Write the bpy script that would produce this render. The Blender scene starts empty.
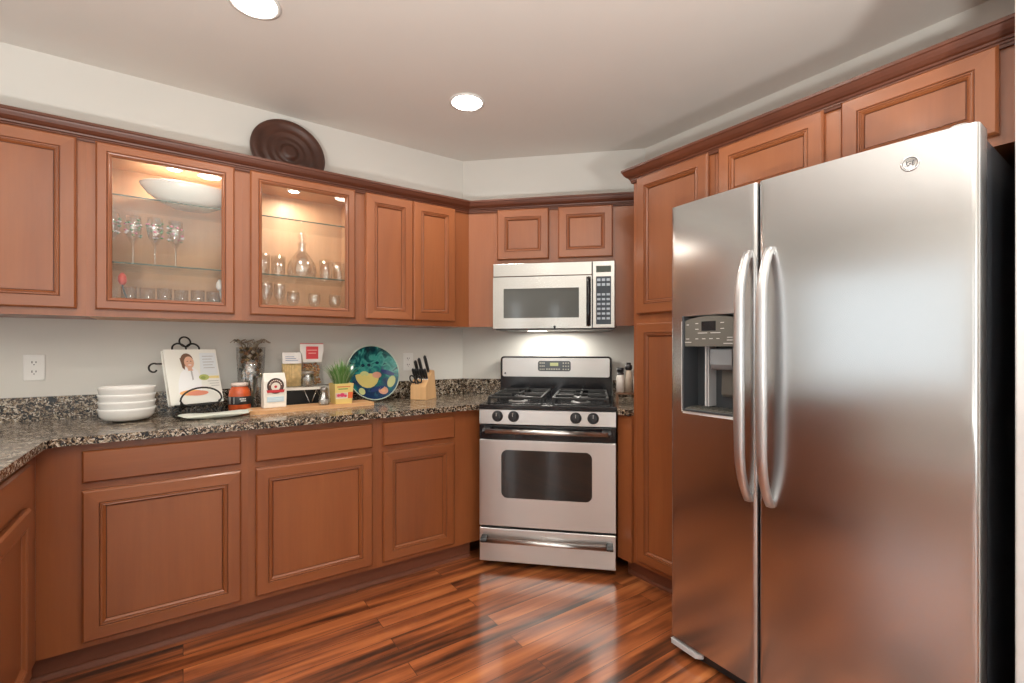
import bpy, math, random
from mathutils import Matrix, Vector

random.seed(7)
PI = math.pi
R = math.radians
SC = bpy.context.scene
COL = SC.collection

# ---------------------------------------------------------------- camera, world, exposure
CAM_H = 1.2395
cd = bpy.data.cameras.new('camera')
cam = bpy.data.objects.new('camera', cd)
COL.objects.link(cam)
cd.sensor_width = 36.0
cd.lens = 36.0 * 469.18 / 1024.0
cd.shift_y = 5.8 / 1024.0
cd.clip_start = 0.02
cam.location = (0, 0, CAM_H)
cam.rotation_euler = (R(90), 0, R(54.97 - 90))
SC.camera = cam

SC.view_settings.view_transform = 'Standard'
SC.view_settings.look = 'None'
SC.view_settings.gamma = 1.0
SC.view_settings.exposure = 0.36
SC.view_settings.use_curve_mapping = False
SC.cycles.use_denoising = True
SC.cycles.max_bounces = 10
SC.cycles.diffuse_bounces = 5
SC.cycles.glossy_bounces = 5
SC.cycles.transparent_max_bounces = 24
SC.cycles.caustics_reflective = False
SC.cycles.caustics_refractive = False
SC.cycles.sample_clamp_indirect = 6.0

UPL = 95            # watts of the added fill uplighter
W = bpy.data.worlds.new('sky')
SC.world = W
W.use_nodes = True
W.node_tree.nodes['Background'].inputs[0].default_value = (0.90, 0.95, 1.0, 1)
W.node_tree.nodes['Background'].inputs[1].default_value = 0.6

# key dimensions, metres (camera stands at the origin, the back wall runs along X)
YA = 2.9803          # back wall (left run)
DB = 3.2775          # distance of the diagonal wall
XC = 2.5566          # right wall
H = 2.5827           # ceiling
S2 = math.sqrt(.5)
CX = DB / S2 - YA    # corner back wall / diagonal wall
CY = DB / S2 - XC    # corner diagonal wall / right wall  (y)
XL = -3.25           # left wall
YF = -3.1            # front wall, behind the camera
XR = XC


def area(name, loc, rot, sx, sy, power, color=(1, 1, 1), parent=None, spread=180):
    l = bpy.data.lights.new(name, 'AREA')
    l.shape = 'RECTANGLE'
    l.size = sx
    l.size_y = sy
    l.energy = power
    l.color = color
    l.spread = R(spread)
    o = bpy.data.objects.new(name, l)
    COL.objects.link(o)
    o.location = loc
    o.rotation_euler = rot
    if parent:
        o.parent = parent
    return o


# daylight coming in through the windows (windows themselves are built below)
WIN_L = (0.20, 2.60, 0.80, 2.15)      # y0,y1,z0,z1 in the left wall
WIN_K = ((-1.36, -1.02, 0.30, 2.15), (-2.35, -2.01, 0.30, 2.15))      # two narrow windows of the left wall
WIN_F = (-2.3, 0.9, 0.12, 2.12)       # x0,x1,z0,z1 in the front wall (patio door)
area('daylight', (XL - .16, (WIN_L[0] + WIN_L[1]) / 2, (WIN_L[2] + WIN_L[3]) / 2), (0, R(-90), 0), WIN_L[3] - WIN_L[2], WIN_L[1] - WIN_L[0], 6.5, (.98, .99, 1.0))
area('daylight', ((WIN_F[0] + WIN_F[1]) / 2, YF - .16, (WIN_F[2] + WIN_F[3]) / 2), (R(90), 0, 0), WIN_F[1] - WIN_F[0], WIN_F[3] - WIN_F[2], 26, (1, .99, .96))

for k_ in WIN_K:
    area('daylight', (XL - .16, (k_[0] + k_[1]) / 2, (k_[2] + k_[3]) / 2), (0, R(-90), 0), k_[3] - k_[2], k_[1] - k_[0], 5, (.98, .99, 1.0))


# ---------------------------------------------------------------- mesh helper
class M:
    def __init__(self, xf=None):
        self.v = []; self.f = []; self.mi = []; self.sm = []
        self.xf = xf

    def add(self, vs, fs, mat=0, smooth=False):
        b = len(self.v)
        for p in vs:
            p = Vector(p)
            if self.xf is not None:
                p = self.xf @ p
            self.v.append(p[:])
        for f in fs:
            self.f.append([b + i for i in f]); self.mi.append(mat); self.sm.append(smooth)
        return self

    def box(self, x0, x1, y0, y1, z0, z1, mat=0):
        vs = [(x0, y0, z0), (x1, y0, z0), (x1, y1, z0), (x0, y1, z0), (x0, y0, z1), (x1, y0, z1), (x1, y1, z1), (x0, y1, z1)]
        return self.add(vs, [(0, 3, 2, 1), (4, 5, 6, 7), (0, 1, 5, 4), (1, 2, 6, 5), (2, 3, 7, 6), (3, 0, 4, 7)], mat)

    def lathe(self, prof, n=32, c=(0, 0, 0), mat=0, smooth=True, sx=1, sy=1, mats=None):
        vs = []; fs = []; ms = []
        rings = []
        for r, z in prof:
            if r < 1e-6:
                rings.append([len(vs)]); vs.append((c[0], c[1], c[2] + z))
            else:
                rings.append(list(range(len(vs), len(vs) + n)))
                for k in range(n):
                    a = 2 * PI * k / n
                    vs.append((c[0] + r * math.cos(a) * sx, c[1] + r * math.sin(a) * sy, c[2] + z))
        for i in range(len(rings) - 1):
            a, b = rings[i], rings[i + 1]
            for k in range(n):
                k2 = (k + 1) % n
                if len(a) == 1 and len(b) == 1:
                    continue
                if len(a) == 1:
                    fs.append((a[0], b[k2], b[k]))
                elif len(b) == 1:
                    fs.append((a[k], a[k2], b[0]))
                else:
                    fs.append((a[k], a[k2], b[k2], b[k]))
                ms.append(mats[i] if mats else mat)
        b0 = len(self.f)
        self.add(vs, fs, mat, smooth)
        for i, m in enumerate(ms):
            self.mi[b0 + i] = m
        return self

    def tube(self, path, r, n=8, mat=0, closed=False, flat=1.0):
        path = [Vector(p) for p in path]
        m = len(path)
        rs = r if isinstance(r, (list, tuple)) else [r] * m
        vs = []; fs = []
        up = None
        for i, p in enumerate(path):
            if closed:
                t = path[(i + 1) % m] - path[i - 1]
            else:
                t = path[min(i + 1, m - 1)] - path[max(i - 1, 0)]
            if t.length < 1e-9:
                t = Vector((0, 0, 1))
            t.normalize()
            if up is None:
                up = Vector((0, 0, 1)) if abs(t.z) < .9 else Vector((1, 0, 0))
            a = t.cross(up)
            if a.length < 1e-6:
                a = t.cross(Vector((0, 1, 0)))
            a.normalize()
            b = a.cross(t); b.normalize()
            up = b
            for k in range(n):
                q = 2 * PI * k / n
                vs.append(p + a * math.cos(q) * rs[i] + b * math.sin(q) * rs[i] * flat)
        for i in range(m if closed else m - 1):
            i2 = (i + 1) % m
            for k in range(n):
                k2 = (k + 1) % n
                fs.append((i * n + k, i * n + k2, i2 * n + k2, i2 * n + k))
        if not closed:
            fs.append(tuple(range(n))[::-1]); fs.append(tuple((m - 1) * n + k for k in range(n)))
        return self.add(vs, fs, mat, True)

    def prism(self, poly, z0, z1, mat=0, axis='z', smooth=False):
        n = len(poly)
        if axis == 'z':
            a = [(x, y, z0) for x, y in poly]; b = [(x, y, z1) for x, y in poly]
        elif axis == 'y':      # poly in x,z ; extruded along y
            a = [(x, z0, y) for x, y in poly]; b = [(x, z1, y) for x, y in poly]
        else:                  # poly in y,z ; extruded along x
            a = [(z0, x, y) for x, y in poly]; b = [(z1, x, y) for x, y in poly]
        fs = [tuple(range(n))[::-1], tuple(range(n, 2 * n))]
        self.add(a + b, fs, mat)
        self.add(a + b, [(i, (i + 1) % n, n + (i + 1) % n, n + i) for i in range(n)], mat, smooth)
        return self

    def build(self, name, mats, parent=None, bevel=0, seg=2, uv=None, loc=None, rot=None, recalc=True):
        me = bpy.data.meshes.new(name)
        me.from_pydata(self.v, [], self.f)
        for m in (mats if isinstance(mats, (list, tuple)) else [mats]):
            me.materials.append(m)
        me.polygons.foreach_set('material_index', self.mi)
        me.polygons.foreach_set('use_smooth', self.sm)
        if uv:
            ul = me.uv_layers.new(name='UVMap')
            ax = 'xyz'.index(uv[0]); ay = 'xyz'.index(uv[1])
            for lp in me.loops:
                c = me.vertices[lp.vertex_index].co
                ul.data[lp.index].uv = (c[ax] + .013 * c[3 - ax - ay], c[ay] + .007 * c[3 - ax - ay])
        if recalc:
            import bmesh
            bm = bmesh.new(); bm.from_mesh(me)
            bmesh.ops.recalc_face_normals(bm, faces=bm.faces)
            bm.to_mesh(me); bm.free()
        me.update()
        o = bpy.data.objects.new(name, me)
        COL.objects.link(o)
        if parent is not None:
            o.parent = parent
        if loc is not None:
            o.location = loc
        if rot is not None:
            o.rotation_euler = rot
        if bevel:
            b = o.modifiers.new('bevel', 'BEVEL')
            b.width = bevel; b.segments = seg; b.limit_method = 'ANGLE'; b.angle_limit = R(35)
            b.harden_normals = False
        return o


def tag(o, label=None, cat=None, group=None, kind=None):
    if label: o['label'] = label
    if cat: o['category'] = cat
    if group: o['group'] = group
    if kind: o['kind'] = kind
    return o


def thing(name, label, cat, loc=(0, 0, 0), rotz=0, group=None, rot=None):
    o = bpy.data.objects.new(name, None)
    COL.objects.link(o)
    o.empty_display_size = .05
    o.location = loc
    o.rotation_euler = rot if rot else (0, 0, rotz)
    return tag(o, label, cat, group)


def copy_tree(o, parent=None):
    c = o.copy(); COL.objects.link(c); c.parent = parent
    for ch in list(o.children):
        copy_tree(ch, c)
    return c


def text_mb(txt, size, xf, depth=.0006, font_shear=0):
    """flat lettering as geometry"""
    cu = bpy.data.curves.new('lettering', 'FONT')
    cu.body = txt; cu.size = size; cu.extrude = depth; cu.align_x = 'CENTER'; cu.align_y = 'CENTER'
    cu.shear = font_shear
    cu.resolution_u = 3
    o = bpy.data.objects.new('lettering', cu)
    COL.objects.link(o)
    dg = bpy.context.evaluated_depsgraph_get()
    me = bpy.data.meshes.new_from_object(o.evaluated_get(dg))
    vs = [xf @ v.co for v in me.vertices]
    fs = [tuple(p.vertices) for p in me.polygons]
    bpy.data.objects.remove(o); bpy.data.curves.remove(cu); bpy.data.meshes.remove(me)
    return vs, fs


# letters lying in a local x,z plane that faces -y
FACE = Matrix(((1, 0, 0, 0), (0, 0, -1, 0), (0, 1, 0, 0), (0, 0, 0, 1)))


def letters(m, txt, size, x, y, z, mat=0, shear=0):
    vs, fs = text_mb(txt, size, Matrix.Translation((x, y, z)) @ FACE, font_shear=shear)
    m.add(vs, fs, mat)


# ---------------------------------------------------------------- materials
def mat(name):
    m = bpy.data.materials.new(name)
    m.use_nodes = True
    nt = m.node_tree
    return m, nt, nt.nodes['Principled BSDF'], nt.nodes, nt.links


def plain(name, col, rough=.5, metal=0, spec=.5, coat=0, emit=None, es=0, noise=0, nscale=8):
    m, nt, b, N, L = mat(name)
    b.inputs['Base Color'].default_value = (*col, 1)
    b.inputs['Roughness'].default_value = rough
    b.inputs['Metallic'].default_value = metal
    b.inputs['Specular IOR Level'].default_value = spec
    if coat:
        b.inputs['Coat Weight'].default_value = coat
        b.inputs['Coat Roughness'].default_value = .08
    if emit:
        b.inputs['Emission Color'].default_value = (*emit, 1)
        b.inputs['Emission Strength'].default_value = es
    if noise:
        tc = N.new('ShaderNodeTexCoord'); n = N.new('ShaderNodeTexNoise')
        n.inputs['Scale'].default_value = nscale; n.inputs['Detail'].default_value = 3
        L.new(tc.outputs['Object'], n.inputs['Vector'])
        r = N.new('ShaderNodeValToRGB')
        r.color_ramp.elements[0].position = .3; r.color_ramp.elements[1].position = .7
        r.color_ramp.elements[0].color = (*[c * (1 - noise) for c in col], 1)
        r.color_ramp.elements[1].color = (*[min(1, c * (1 + noise)) for c in col], 1)
        L.new(n.outputs['Fac'], r.inputs['Fac']); L.new(r.outputs['Color'], b.inputs['Base Color'])
    return m


def wood(name, dark, light, axis='z', rough=.40, coat=.45, scale=1.0, spec=.5):
    m, nt, b, N, L = mat(name)
    tc = N.new('ShaderNodeTexCoord'); oi = N.new('ShaderNodeObjectInfo')
    mp = N.new('ShaderNodeMapping')
    s = {'z': (6, 6, .7), 'x': (.7, 6, 6), 'y': (6, .7, 6)}[axis]
    mp.inputs['Scale'].default_value = tuple(k * scale for k in s)
    ml = N.new('ShaderNodeVectorMath'); ml.operation = 'SCALE'
    cx = N.new('ShaderNodeCombineXYZ')
    L.new(oi.outputs['Random'], cx.inputs[0]); L.new(oi.outputs['Random'], cx.inputs[2])
    L.new(cx.outputs[0], ml.inputs[0]); ml.inputs['Scale'].default_value = 37
    L.new(ml.outputs[0], mp.inputs['Location'])
    L.new(tc.outputs['Object'], mp.inputs['Vector'])
    n = N.new('ShaderNodeTexNoise'); n.inputs['Scale'].default_value = 1.0; n.inputs['Detail'].default_value = 7
    n.inputs['Roughness'].default_value = .55; n.inputs['Distortion'].default_value = .35
    L.new(mp.outputs[0], n.inputs['Vector'])
    r = N.new('ShaderNodeValToRGB')
    e = r.color_ramp.elements
    e[0].position = .25; e[1].position = .75
    e[0].color = (*dark, 1); e[1].color = (*light, 1)
    L.new(n.outputs['Fac'], r.inputs['Fac'])
    # fine pores
    mp2 = N.new('ShaderNodeMapping')
    mp2.inputs['Scale'].default_value = tuple(k * scale * (14 if k > 1 else 5) for k in s)
    L.new(tc.outputs['Object'], mp2.inputs['Vector'])
    n2 = N.new('ShaderNodeTexNoise'); n2.inputs['Scale'].default_value = 1; n2.inputs['Detail'].default_value = 2
    L.new(mp2.outputs[0], n2.inputs['Vector'])
    r2 = N.new('ShaderNodeMapRange'); r2.inputs[1].default_value = .3; r2.inputs[2].default_value = .7
    r2.inputs[3].default_value = .955; r2.inputs[4].default_value = 1.03
    L.new(n2.outputs['Fac'], r2.inputs[0])
    rv = N.new('ShaderNodeMapRange'); rv.inputs[3].default_value = .93; rv.inputs[4].default_value = 1.06
    L.new(oi.outputs['Random'], rv.inputs[0])
    mm = N.new('ShaderNodeMath'); mm.operation = 'MULTIPLY'
    L.new(r2.outputs[0], mm.inputs[0]); L.new(rv.outputs[0], mm.inputs[1])
    vm = N.new('ShaderNodeVectorMath'); vm.operation = 'SCALE'
    L.new(r.outputs['Color'], vm.inputs[0]); L.new(mm.outputs[0], vm.inputs['Scale'])
    L.new(vm.outputs[0], b.inputs['Base Color'])
    b.inputs['Roughness'].default_value = rough
    b.inputs['Specular IOR Level'].default_value = spec
    b.inputs['Coat Weight'].default_value = coat
    b.inputs['Coat Roughness'].default_value = .20
    return m


def steel(name, col=(.60, .605, .61), rough=.20, aniso=.7, streak=('x', 1)):
    """brushed stainless: anisotropic along the mesh's own U direction"""
    m, nt, b, N, L = mat(name)
    b.inputs['Base Color'].default_value = (*col, 1)
    b.inputs['Metallic'].default_value = 1
    b.inputs['Roughness'].default_value = rough
    b.inputs['Anisotropic'].default_value = aniso
    t = N.new('ShaderNodeTangent'); t.direction_type = 'UV_MAP'; t.uv_map = 'UVMap'
    L.new(t.outputs[0], b.inputs['Tangent'])
    return m


def granite(name):
    m, nt, b, N, L = mat(name)
    tc = N.new('ShaderNodeTexCoord')
    v1 = N.new('ShaderNodeTexVoronoi'); v1.inputs['Scale'].default_value = 175
    n0 = N.new('ShaderNodeTexNoise'); n0.inputs['Scale'].default_value = 45; n0.inputs['Detail'].default_value = 3
    L.new(tc.outputs['Object'], n0.inputs['Vector'])
    mx = N.new('ShaderNodeMix'); mx.data_type = 'VECTOR'; mx.inputs['Factor'].default_value = .03
    L.new(tc.outputs['Object'], mx.inputs[4]); L.new(n0.outputs['Color'], mx.inputs[5])
    L.new(mx.outputs[1], v1.inputs['Vector'])
    sep = N.new('ShaderNodeSeparateColor'); L.new(v1.outputs['Color'], sep.inputs[0])
    n1 = N.new('ShaderNodeTexNoise'); n1.inputs['Scale'].default_value = 30; n1.inputs['Detail'].default_value = 4
    L.new(tc.outputs['Object'], n1.inputs['Vector'])
    a = N.new('ShaderNodeMath'); a.operation = 'MULTIPLY_ADD'
    L.new(n1.outputs['Fac'], a.inputs[0]); a.inputs[1].default_value = 1.3; a.inputs[2].default_value = -.65
    s = N.new('ShaderNodeMath'); s.operation = 'ADD'; s.use_clamp = True
    L.new(sep.outputs[0], s.inputs[0]); L.new(a.outputs[0], s.inputs[1])
    r = N.new('ShaderNodeValToRGB'); r.color_ramp.interpolation = 'CONSTANT'
    e = r.color_ramp.elements
    e[0].position = 0; e[0].color = (.006, .006, .007, 1)
    e[1].position = .30; e[1].color = (.045, .032, .022, 1)
    for p, c in ((.42, (.17, .115, .075)), (.54, (.31, .235, .155)), (.66, (.10, .072, .048)), (.76, (.40, .33, .25)), (.91, (.56, .50, .42))):
        k = e.new(p); k.color = (*c, 1)
    L.new(s.outputs[0], r.inputs['Fac'])
    L.new(r.outputs['Color'], b.inputs['Base Color'])
    b.inputs['Roughness'].default_value = .16
    b.inputs['Specular IOR Level'].default_value = .5
    return m


def floor_mat(name):
    m, nt, b, N, L = mat(name)
    tc = N.new('ShaderNodeTexCoord')
    br = N.new('ShaderNodeTexBrick')
    br.offset = .37; br.offset_frequency = 2
    br.inputs['Scale'].default_value = 1.0
    br.inputs['Brick Width'].default_value = 1.15
    br.inputs['Row Height'].default_value = .092
    br.inputs['Mortar Size'].default_value = .0014
    br.inputs['Mortar Smooth'].default_value = .1
    br.inputs['Bias'].default_value = 0
    br.inputs['Color1'].default_value = (0, 0, 0, 1); br.inputs['Color2'].default_value = (1, 1, 1, 1)
    br.inputs['Mortar'].default_value = (.5, .5, .5, 1)
    L.new(tc.outputs['Object'], br.inputs['Vector'])
    sep = N.new('ShaderNodeSeparateColor'); L.new(br.outputs['Color'], sep.inputs[0])
    # grain, shifted plank by plank
    cx = N.new('ShaderNodeCombineXYZ')
    k = N.new('ShaderNodeMath'); k.operation = 'MULTIPLY'; k.inputs[1].default_value = 60
    L.new(sep.outputs[0], k.inputs[0]); L.new(k.outputs[0], cx.inputs[0]); L.new(k.outputs[0], cx.inputs[1])
    ad = N.new('ShaderNodeVectorMath'); ad.operation = 'ADD'
    mp = N.new('ShaderNodeMapping'); mp.inputs['Scale'].default_value = (1.3, 20, 1)
    L.new(tc.outputs['Object'], mp.inputs['Vector'])
    L.new(mp.outputs[0], ad.inputs[0]); L.new(cx.outputs[0], ad.inputs[1])
    n = N.new('ShaderNodeTexNoise'); n.inputs['Scale'].default_value = 1; n.inputs['Detail'].default_value = 5
    n.inputs['Distortion'].default_value = .4
    L.new(ad.outputs[0], n.inputs['Vector'])
    s = N.new('ShaderNodeMath'); s.operation = 'MULTIPLY_ADD'
    L.new(n.outputs['Fac'], s.inputs[0]); s.inputs[1].default_value = 2.1; s.inputs[2].default_value = -.72
    s2 = N.new('ShaderNodeMath'); s2.operation = 'MULTIPLY_ADD'; s2.use_clamp = True
    L.new(sep.outputs[0], s2.inputs[0]); s2.inputs[1].default_value = .32; L.new(s.outputs[0], s2.inputs[2])
    r = N.new('ShaderNodeValToRGB'); e = r.color_ramp.elements
    e[0].position = .1; e[0].color = (.040, .015, .008, 1)
    e[1].position = .95; e[1].color = (.58, .205, .066, 1)
    q = e.new(.42); q.color = (.22, .062, .021, 1)
    q = e.new(.66); q.color = (.40, .118, .038, 1)
    L.new(s2.outputs[0], r.inputs['Fac'])
    mx = N.new('ShaderNodeMix'); mx.data_type = 'RGBA'
    L.new(br.outputs['Fac'], mx.inputs['Factor'])
    L.new(r.outputs['Color'], mx.inputs[6]); mx.inputs[7].default_value = (.07, .025, .012, 1)
    L.new(mx.outputs[2], b.inputs['Base Color'])
    bp = N.new('ShaderNodeBump'); bp.inputs['Strength'].default_value = .25; bp.inputs['Distance'].default_value = .002
    inv = N.new('ShaderNodeMath'); inv.operation = 'SUBTRACT'; inv.inputs[0].default_value = 1
    L.new(br.outputs['Fac'], inv.inputs[1]); L.new(inv.outputs[0], bp.inputs['Height'])
    L.new(bp.outputs[0], b.inputs['Normal'])
    b.inputs['Roughness'].default_value = .30
    b.inputs['Specular IOR Level'].default_value = .6
    b.inputs['Coat Weight'].default_value = .8
    b.inputs['Coat IOR'].default_value = 1.6
    b.inputs['Coat Roughness'].default_value = .13
    return m


def glass(name, tint=(1, 1, 1), ior=1.45, rough=.0, boost=1.0):
    m = bpy.data.materials.new(name); m.use_nodes = True
    nt = m.node_tree; N = nt.nodes; L = nt.links
    N.clear()
    o = N.new('ShaderNodeOutputMaterial'); t = N.new('ShaderNodeBsdfTransparent'); g = N.new('ShaderNodeBsdfGlossy')
    t.inputs[0].default_value = (*tint, 1); g.inputs['Roughness'].default_value = rough
    lw = N.new('ShaderNodeLayerWeight'); lw.inputs[0].default_value = .5
    f = N.new('ShaderNodeMath'); f.operation = 'POWER'; f.inputs[1].default_value = 4.5
    L.new(lw.outputs['Facing'], f.inputs[0])
    f0 = ((ior - 1) / (ior + 1)) ** 2 * boost
    k = N.new('ShaderNodeMath'); k.operation = 'MULTIPLY_ADD'; k.use_clamp = True; k.inputs[1].default_value = .8; k.inputs[2].default_value = f0
    mx = N.new('ShaderNodeMixShader')
    L.new(f.outputs[0], k.inputs[0]); L.new(k.outputs[0], mx.inputs[0])
    L.new(t.outputs[0], mx.inputs[1]); L.new(g.outputs[0], mx.inputs[2]); L.new(mx.outputs[0], o.inputs[0])
    return m


def emitter(name, col, s):
    m = bpy.data.materials.new(name); m.use_nodes = True
    N = m.node_tree.nodes; L = m.node_tree.links; N.clear()
    o = N.new('ShaderNodeOutputMaterial'); e = N.new('ShaderNodeEmission')
    e.inputs[0].default_value = (*col, 1); e.inputs[1].default_value = s
    L.new(e.outputs[0], o.inputs[0])
    return m


CH_D, CH_L = (.215, .060, .0172), (.320, .104, .033)
mWV = wood('cherry_wood_upright_grain', CH_D, CH_L, 'z')
mWH = wood('cherry_wood_level_grain', CH_D, CH_L, 'x')
mWI = wood('cabinet_interior_wood', (.50, .27, .14), (.62, .36, .20), 'z', rough=.45, coat=0)
mGLZ = plain('dark_glaze_in_grooves', (.085, .024, .010), .5)
mCROWN = wood('shade_darkened_cherry', (.080, .022, .010), (.130, .037, .016), 'x', rough=.42, coat=0)  # cabinet cherry with the shade of the downward-facing crown put into its colour
mTOE = wood('toe_kick_wood', (.15, .048, .024), (.22, .072, .036), 'x', rough=.5, coat=0)
mWALL = plain('greige_wall_paint', (.70, .69, .65), .75, noise=.01, nscale=3)
mCEIL = plain('ceiling_paint', (.74, .72, .68), .85, noise=.01, nscale=3)
mWHITE = plain('white_trim_paint', (.86, .87, .88), .4)
mGRAN = granite('speckled_granite')
mFLOOR = floor_mat('wood_plank_floor')
mST = steel('brushed_stainless')
mST2 = steel('brushed_stainless_range', (.68, .68, .68), .30, .6)
mCHROME = plain('polished_steel', (.74, .74, .74), .16, 1)
mBLK = plain('black_enamel', (.010, .010, .012), .14, 0, .5)
mBLKM = plain('black_cast_iron', (.012, .012, .012), .45)
mBLKP = plain('black_plastic', (.018, .018, .02), .35)
mDGL = plain('dark_oven_glass', (.012, .010, .009), .05, 0, .6)
mFSIDE = plain('dark_grey_fridge_side', (.045, .050, .060), .3)
mGREYP = plain('grey_plastic', (.125, .12, .105), .35)
mDGREY = plain('dark_grey_plastic', (.05, .055, .062), .3)
mLGREY = plain('light_grey_plastic', (.55, .56, .58), .3)
mPRINT = plain('pale_print', (.70, .70, .68), .5)
mGLASS = glass('clear_glass')
mPANE = glass('door_pane_glass', (.98, .99, .98), 1.42)
mSHELF = glass('glass_shelf_edge', (.975, .985, .98), 1.5)
mEDGE = plain('green_glass_edge', (.045, .075, .06), .15)
mWARE = glass('drinking_glass', (.985, .988, .988), 1.52, 0.03, 4.5)
mCER = plain('white_glazed_ceramic', (.86, .86, .84), .18, 0, .5)
mPLAS = plain('white_plastic', (.82, .82, .80), .4)
mIRON = plain('black_wrought_iron', (.012, .011, .010), .45)
mBOARD = wood('bamboo_board', (.62, .33, .15), (.78, .47, .24), 'x', rough=.45, coat=0, scale=1.6)
mBLOCK = wood('maple_block', (.66, .38, .17), (.78, .50, .26), 'z', rough=.4, coat=0, scale=1.6)
mLAMP = emitter('recessed_lamp_lens', (1, .93, .82), 22)
mPUCK = emitter('puck_lamp_lens', (1, .90, .74), 30)


# ---------------------------------------------------------------- setting
def struct(o):
    o['kind'] = 'structure'
    return o


struct(M().box(XL - .2, XR + .3, YF - .2, YA + .4, -.06, 0).build('floor', mFLOOR))
struct(M().box(XL - .2, XR + .3, YF - .2, YA + .4, H, H + .06).build('ceiling', mCEIL))
T = .12
# back wall, diagonal wall, right wall (room-side faces on the fitted planes)
struct(M().prism([(XL - T, YA), (CX, YA), (CX + .05, YA + T), (XL - T, YA + T)], 0, H).build('wall_back', mWALL))
struct(M().prism([(CX, YA), (XC, CY), (XC + T, CY + .05), (CX + .05, YA + T)], 0, H).build('wall_diagonal', mWALL))
RET0, RET1, RETX = .12, .245, 1.745
struct(M().prism([(XC, CY), (XC, RET1), (XC + T, RET1), (XC + T, CY + .05)], 0, H).build('wall_right', mWALL))
struct(M().box(RETX, XC + T, RET0, RET1, 0, H).build('wall_return', mWHITE, bevel=.004))
struct(M().box(XC, XC + T, YF - T, RET0, 0, H).build('wall_right_front', mWALL))


def wall_with_hole(name, axis, c, a0, a1, h0, h1, z0, z1, out):
    m = M()
    lo, hi = (c - T, c) if out < 0 else (c, c + T)

    def b(p0, p1, q0, q1):
        if axis == 'x':
            m.box(lo, hi, p0, p1, q0, q1)
        else:
            m.box(p0, p1, lo, hi, q0, q1)
    b(a0, h0, 0, H); b(h1, a1, 0, H); b(h0, h1, 0, z0); b(h0, h1, z1, H)
    return struct(m.build(name, mWALL))


m = M()
k1, k2 = WIN_K
zl = [(YF - T, k2[0], 0, H), (k2[0], k2[1], 0, k2[2]), (k2[0], k2[1], k2[3], H), (k2[1], k1[0], 0, H), (k1[0], k1[1], 0, k1[2]), (k1[0], k1[1], k1[3], H),
      (k1[1], WIN_L[0], 0, H), (WIN_L[0], WIN_L[1], 0, WIN_L[2]), (WIN_L[0], WIN_L[1], WIN_L[3], H), (WIN_L[1], YA, 0, H)]
for q0, q1, q2, q3 in zl:
    m.box(XL - T, XL, q0, q1, q2, q3)
struct(m.build('wall_left', mWALL))
wall_with_hole('wall_front', 'y', YF, XL, XC, WIN_F[0], WIN_F[1], WIN_F[2], WIN_F[3], -1)


def window(n, axis, c, a0, a1, z0, z1, nv, out):
    m = M(); w = .05
    lo, hi = c - .09, c - .03

    def b(m, p0, p1, q0, q1, l=lo, h=hi):
        if axis == 'x':
            m.box(l, h, p0, p1, q0, q1)
        else:
            m.box(p0, p1, l, h, q0, q1)
    b(m, a0, a0 + w, z0, z1); b(m, a1 - w, a1, z0, z1); b(m, a0 + w, a1 - w, z0, z0 + w); b(m, a0 + w, a1 - w, z1 - w, z1)
    for k in range(1, nv):
        x = a0 + (a1 - a0) * k / nv
        b(m, x - w / 2, x + w / 2, z0 + w, z1 - w)
    # casing on the room side
    e = .08
    for q in ((a0 - e, a0, z0 - e, z1 + e), (a1, a1 + e, z0 - e, z1 + e), (a0, a1, z1, z1 + e), (a0, a1, z0 - e, z0)):
        b(m, *q, l=c + .001, h=c + .02)
    f = struct(m.build('window_%d' % n, mWHITE))
    g = M(); b(g, a0 + w, a1 - w, z0 + w, z1 - w, c - .062, c - .058)
    p = g.build('window_pane', mPANE, f)
    return f


window(1, 'x', XL, *WIN_L, 2, -1)
window(2, 'y', YF, *WIN_F, 2, -1)
window(3, 'x', XL, *WIN_K[0], 1, -1)
window(4, 'x', XL, *WIN_K[1], 1, -1)
struct(M().box(XL, XL + .014, YF, YA, 0, .11).build('baseboard_left', mWHITE))
struct(M().box(XL + .014, -1.12, YA - .014, YA, 0, .11).build('baseboard_back', mWHITE))


# recessed ceiling lights: two in view, the others of the same grid behind the camera
def recessed(x, y, label):
    t = thing('recessed_light', label, 'ceiling light', (x, y, H), 0, 'recessed ceiling lights')
    M().lathe([(.082, 0), (.094, -.001), (.096, -.006), (.083, -.008), (.080, -.003), (.082, 0)], 32).build('trim_ring', mPLAS, t)
    M().lathe([(0, -.004), (.081, -.004), (.081, -.001), (0, -.001)], 32).build('lens', mLAMP, t)
    l = bpy.data.lights.new('lamp', 'AREA'); l.shape = 'DISK'; l.size = .15; l.energy = 3.5; l.color = (1, .93, .84)
    l.spread = R(150)
    o = bpy.data.objects.new('lamp', l); COL.objects.link(o); o.parent = t; o.location = (0, 0, -.012)
    return t


recessed(1.273, 2.245, 'round recessed ceiling light nearest the range corner')
recessed(.226, 2.07, 'round recessed ceiling light over the left counter, cut by the top edge')
recessed(1.19, .97, 'round recessed ceiling light in front of the fridge')
recessed(.17, .93, 'round recessed ceiling light over the middle of the floor')

# fill uplighters added out of frame behind the camera to brighten the ceiling


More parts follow.
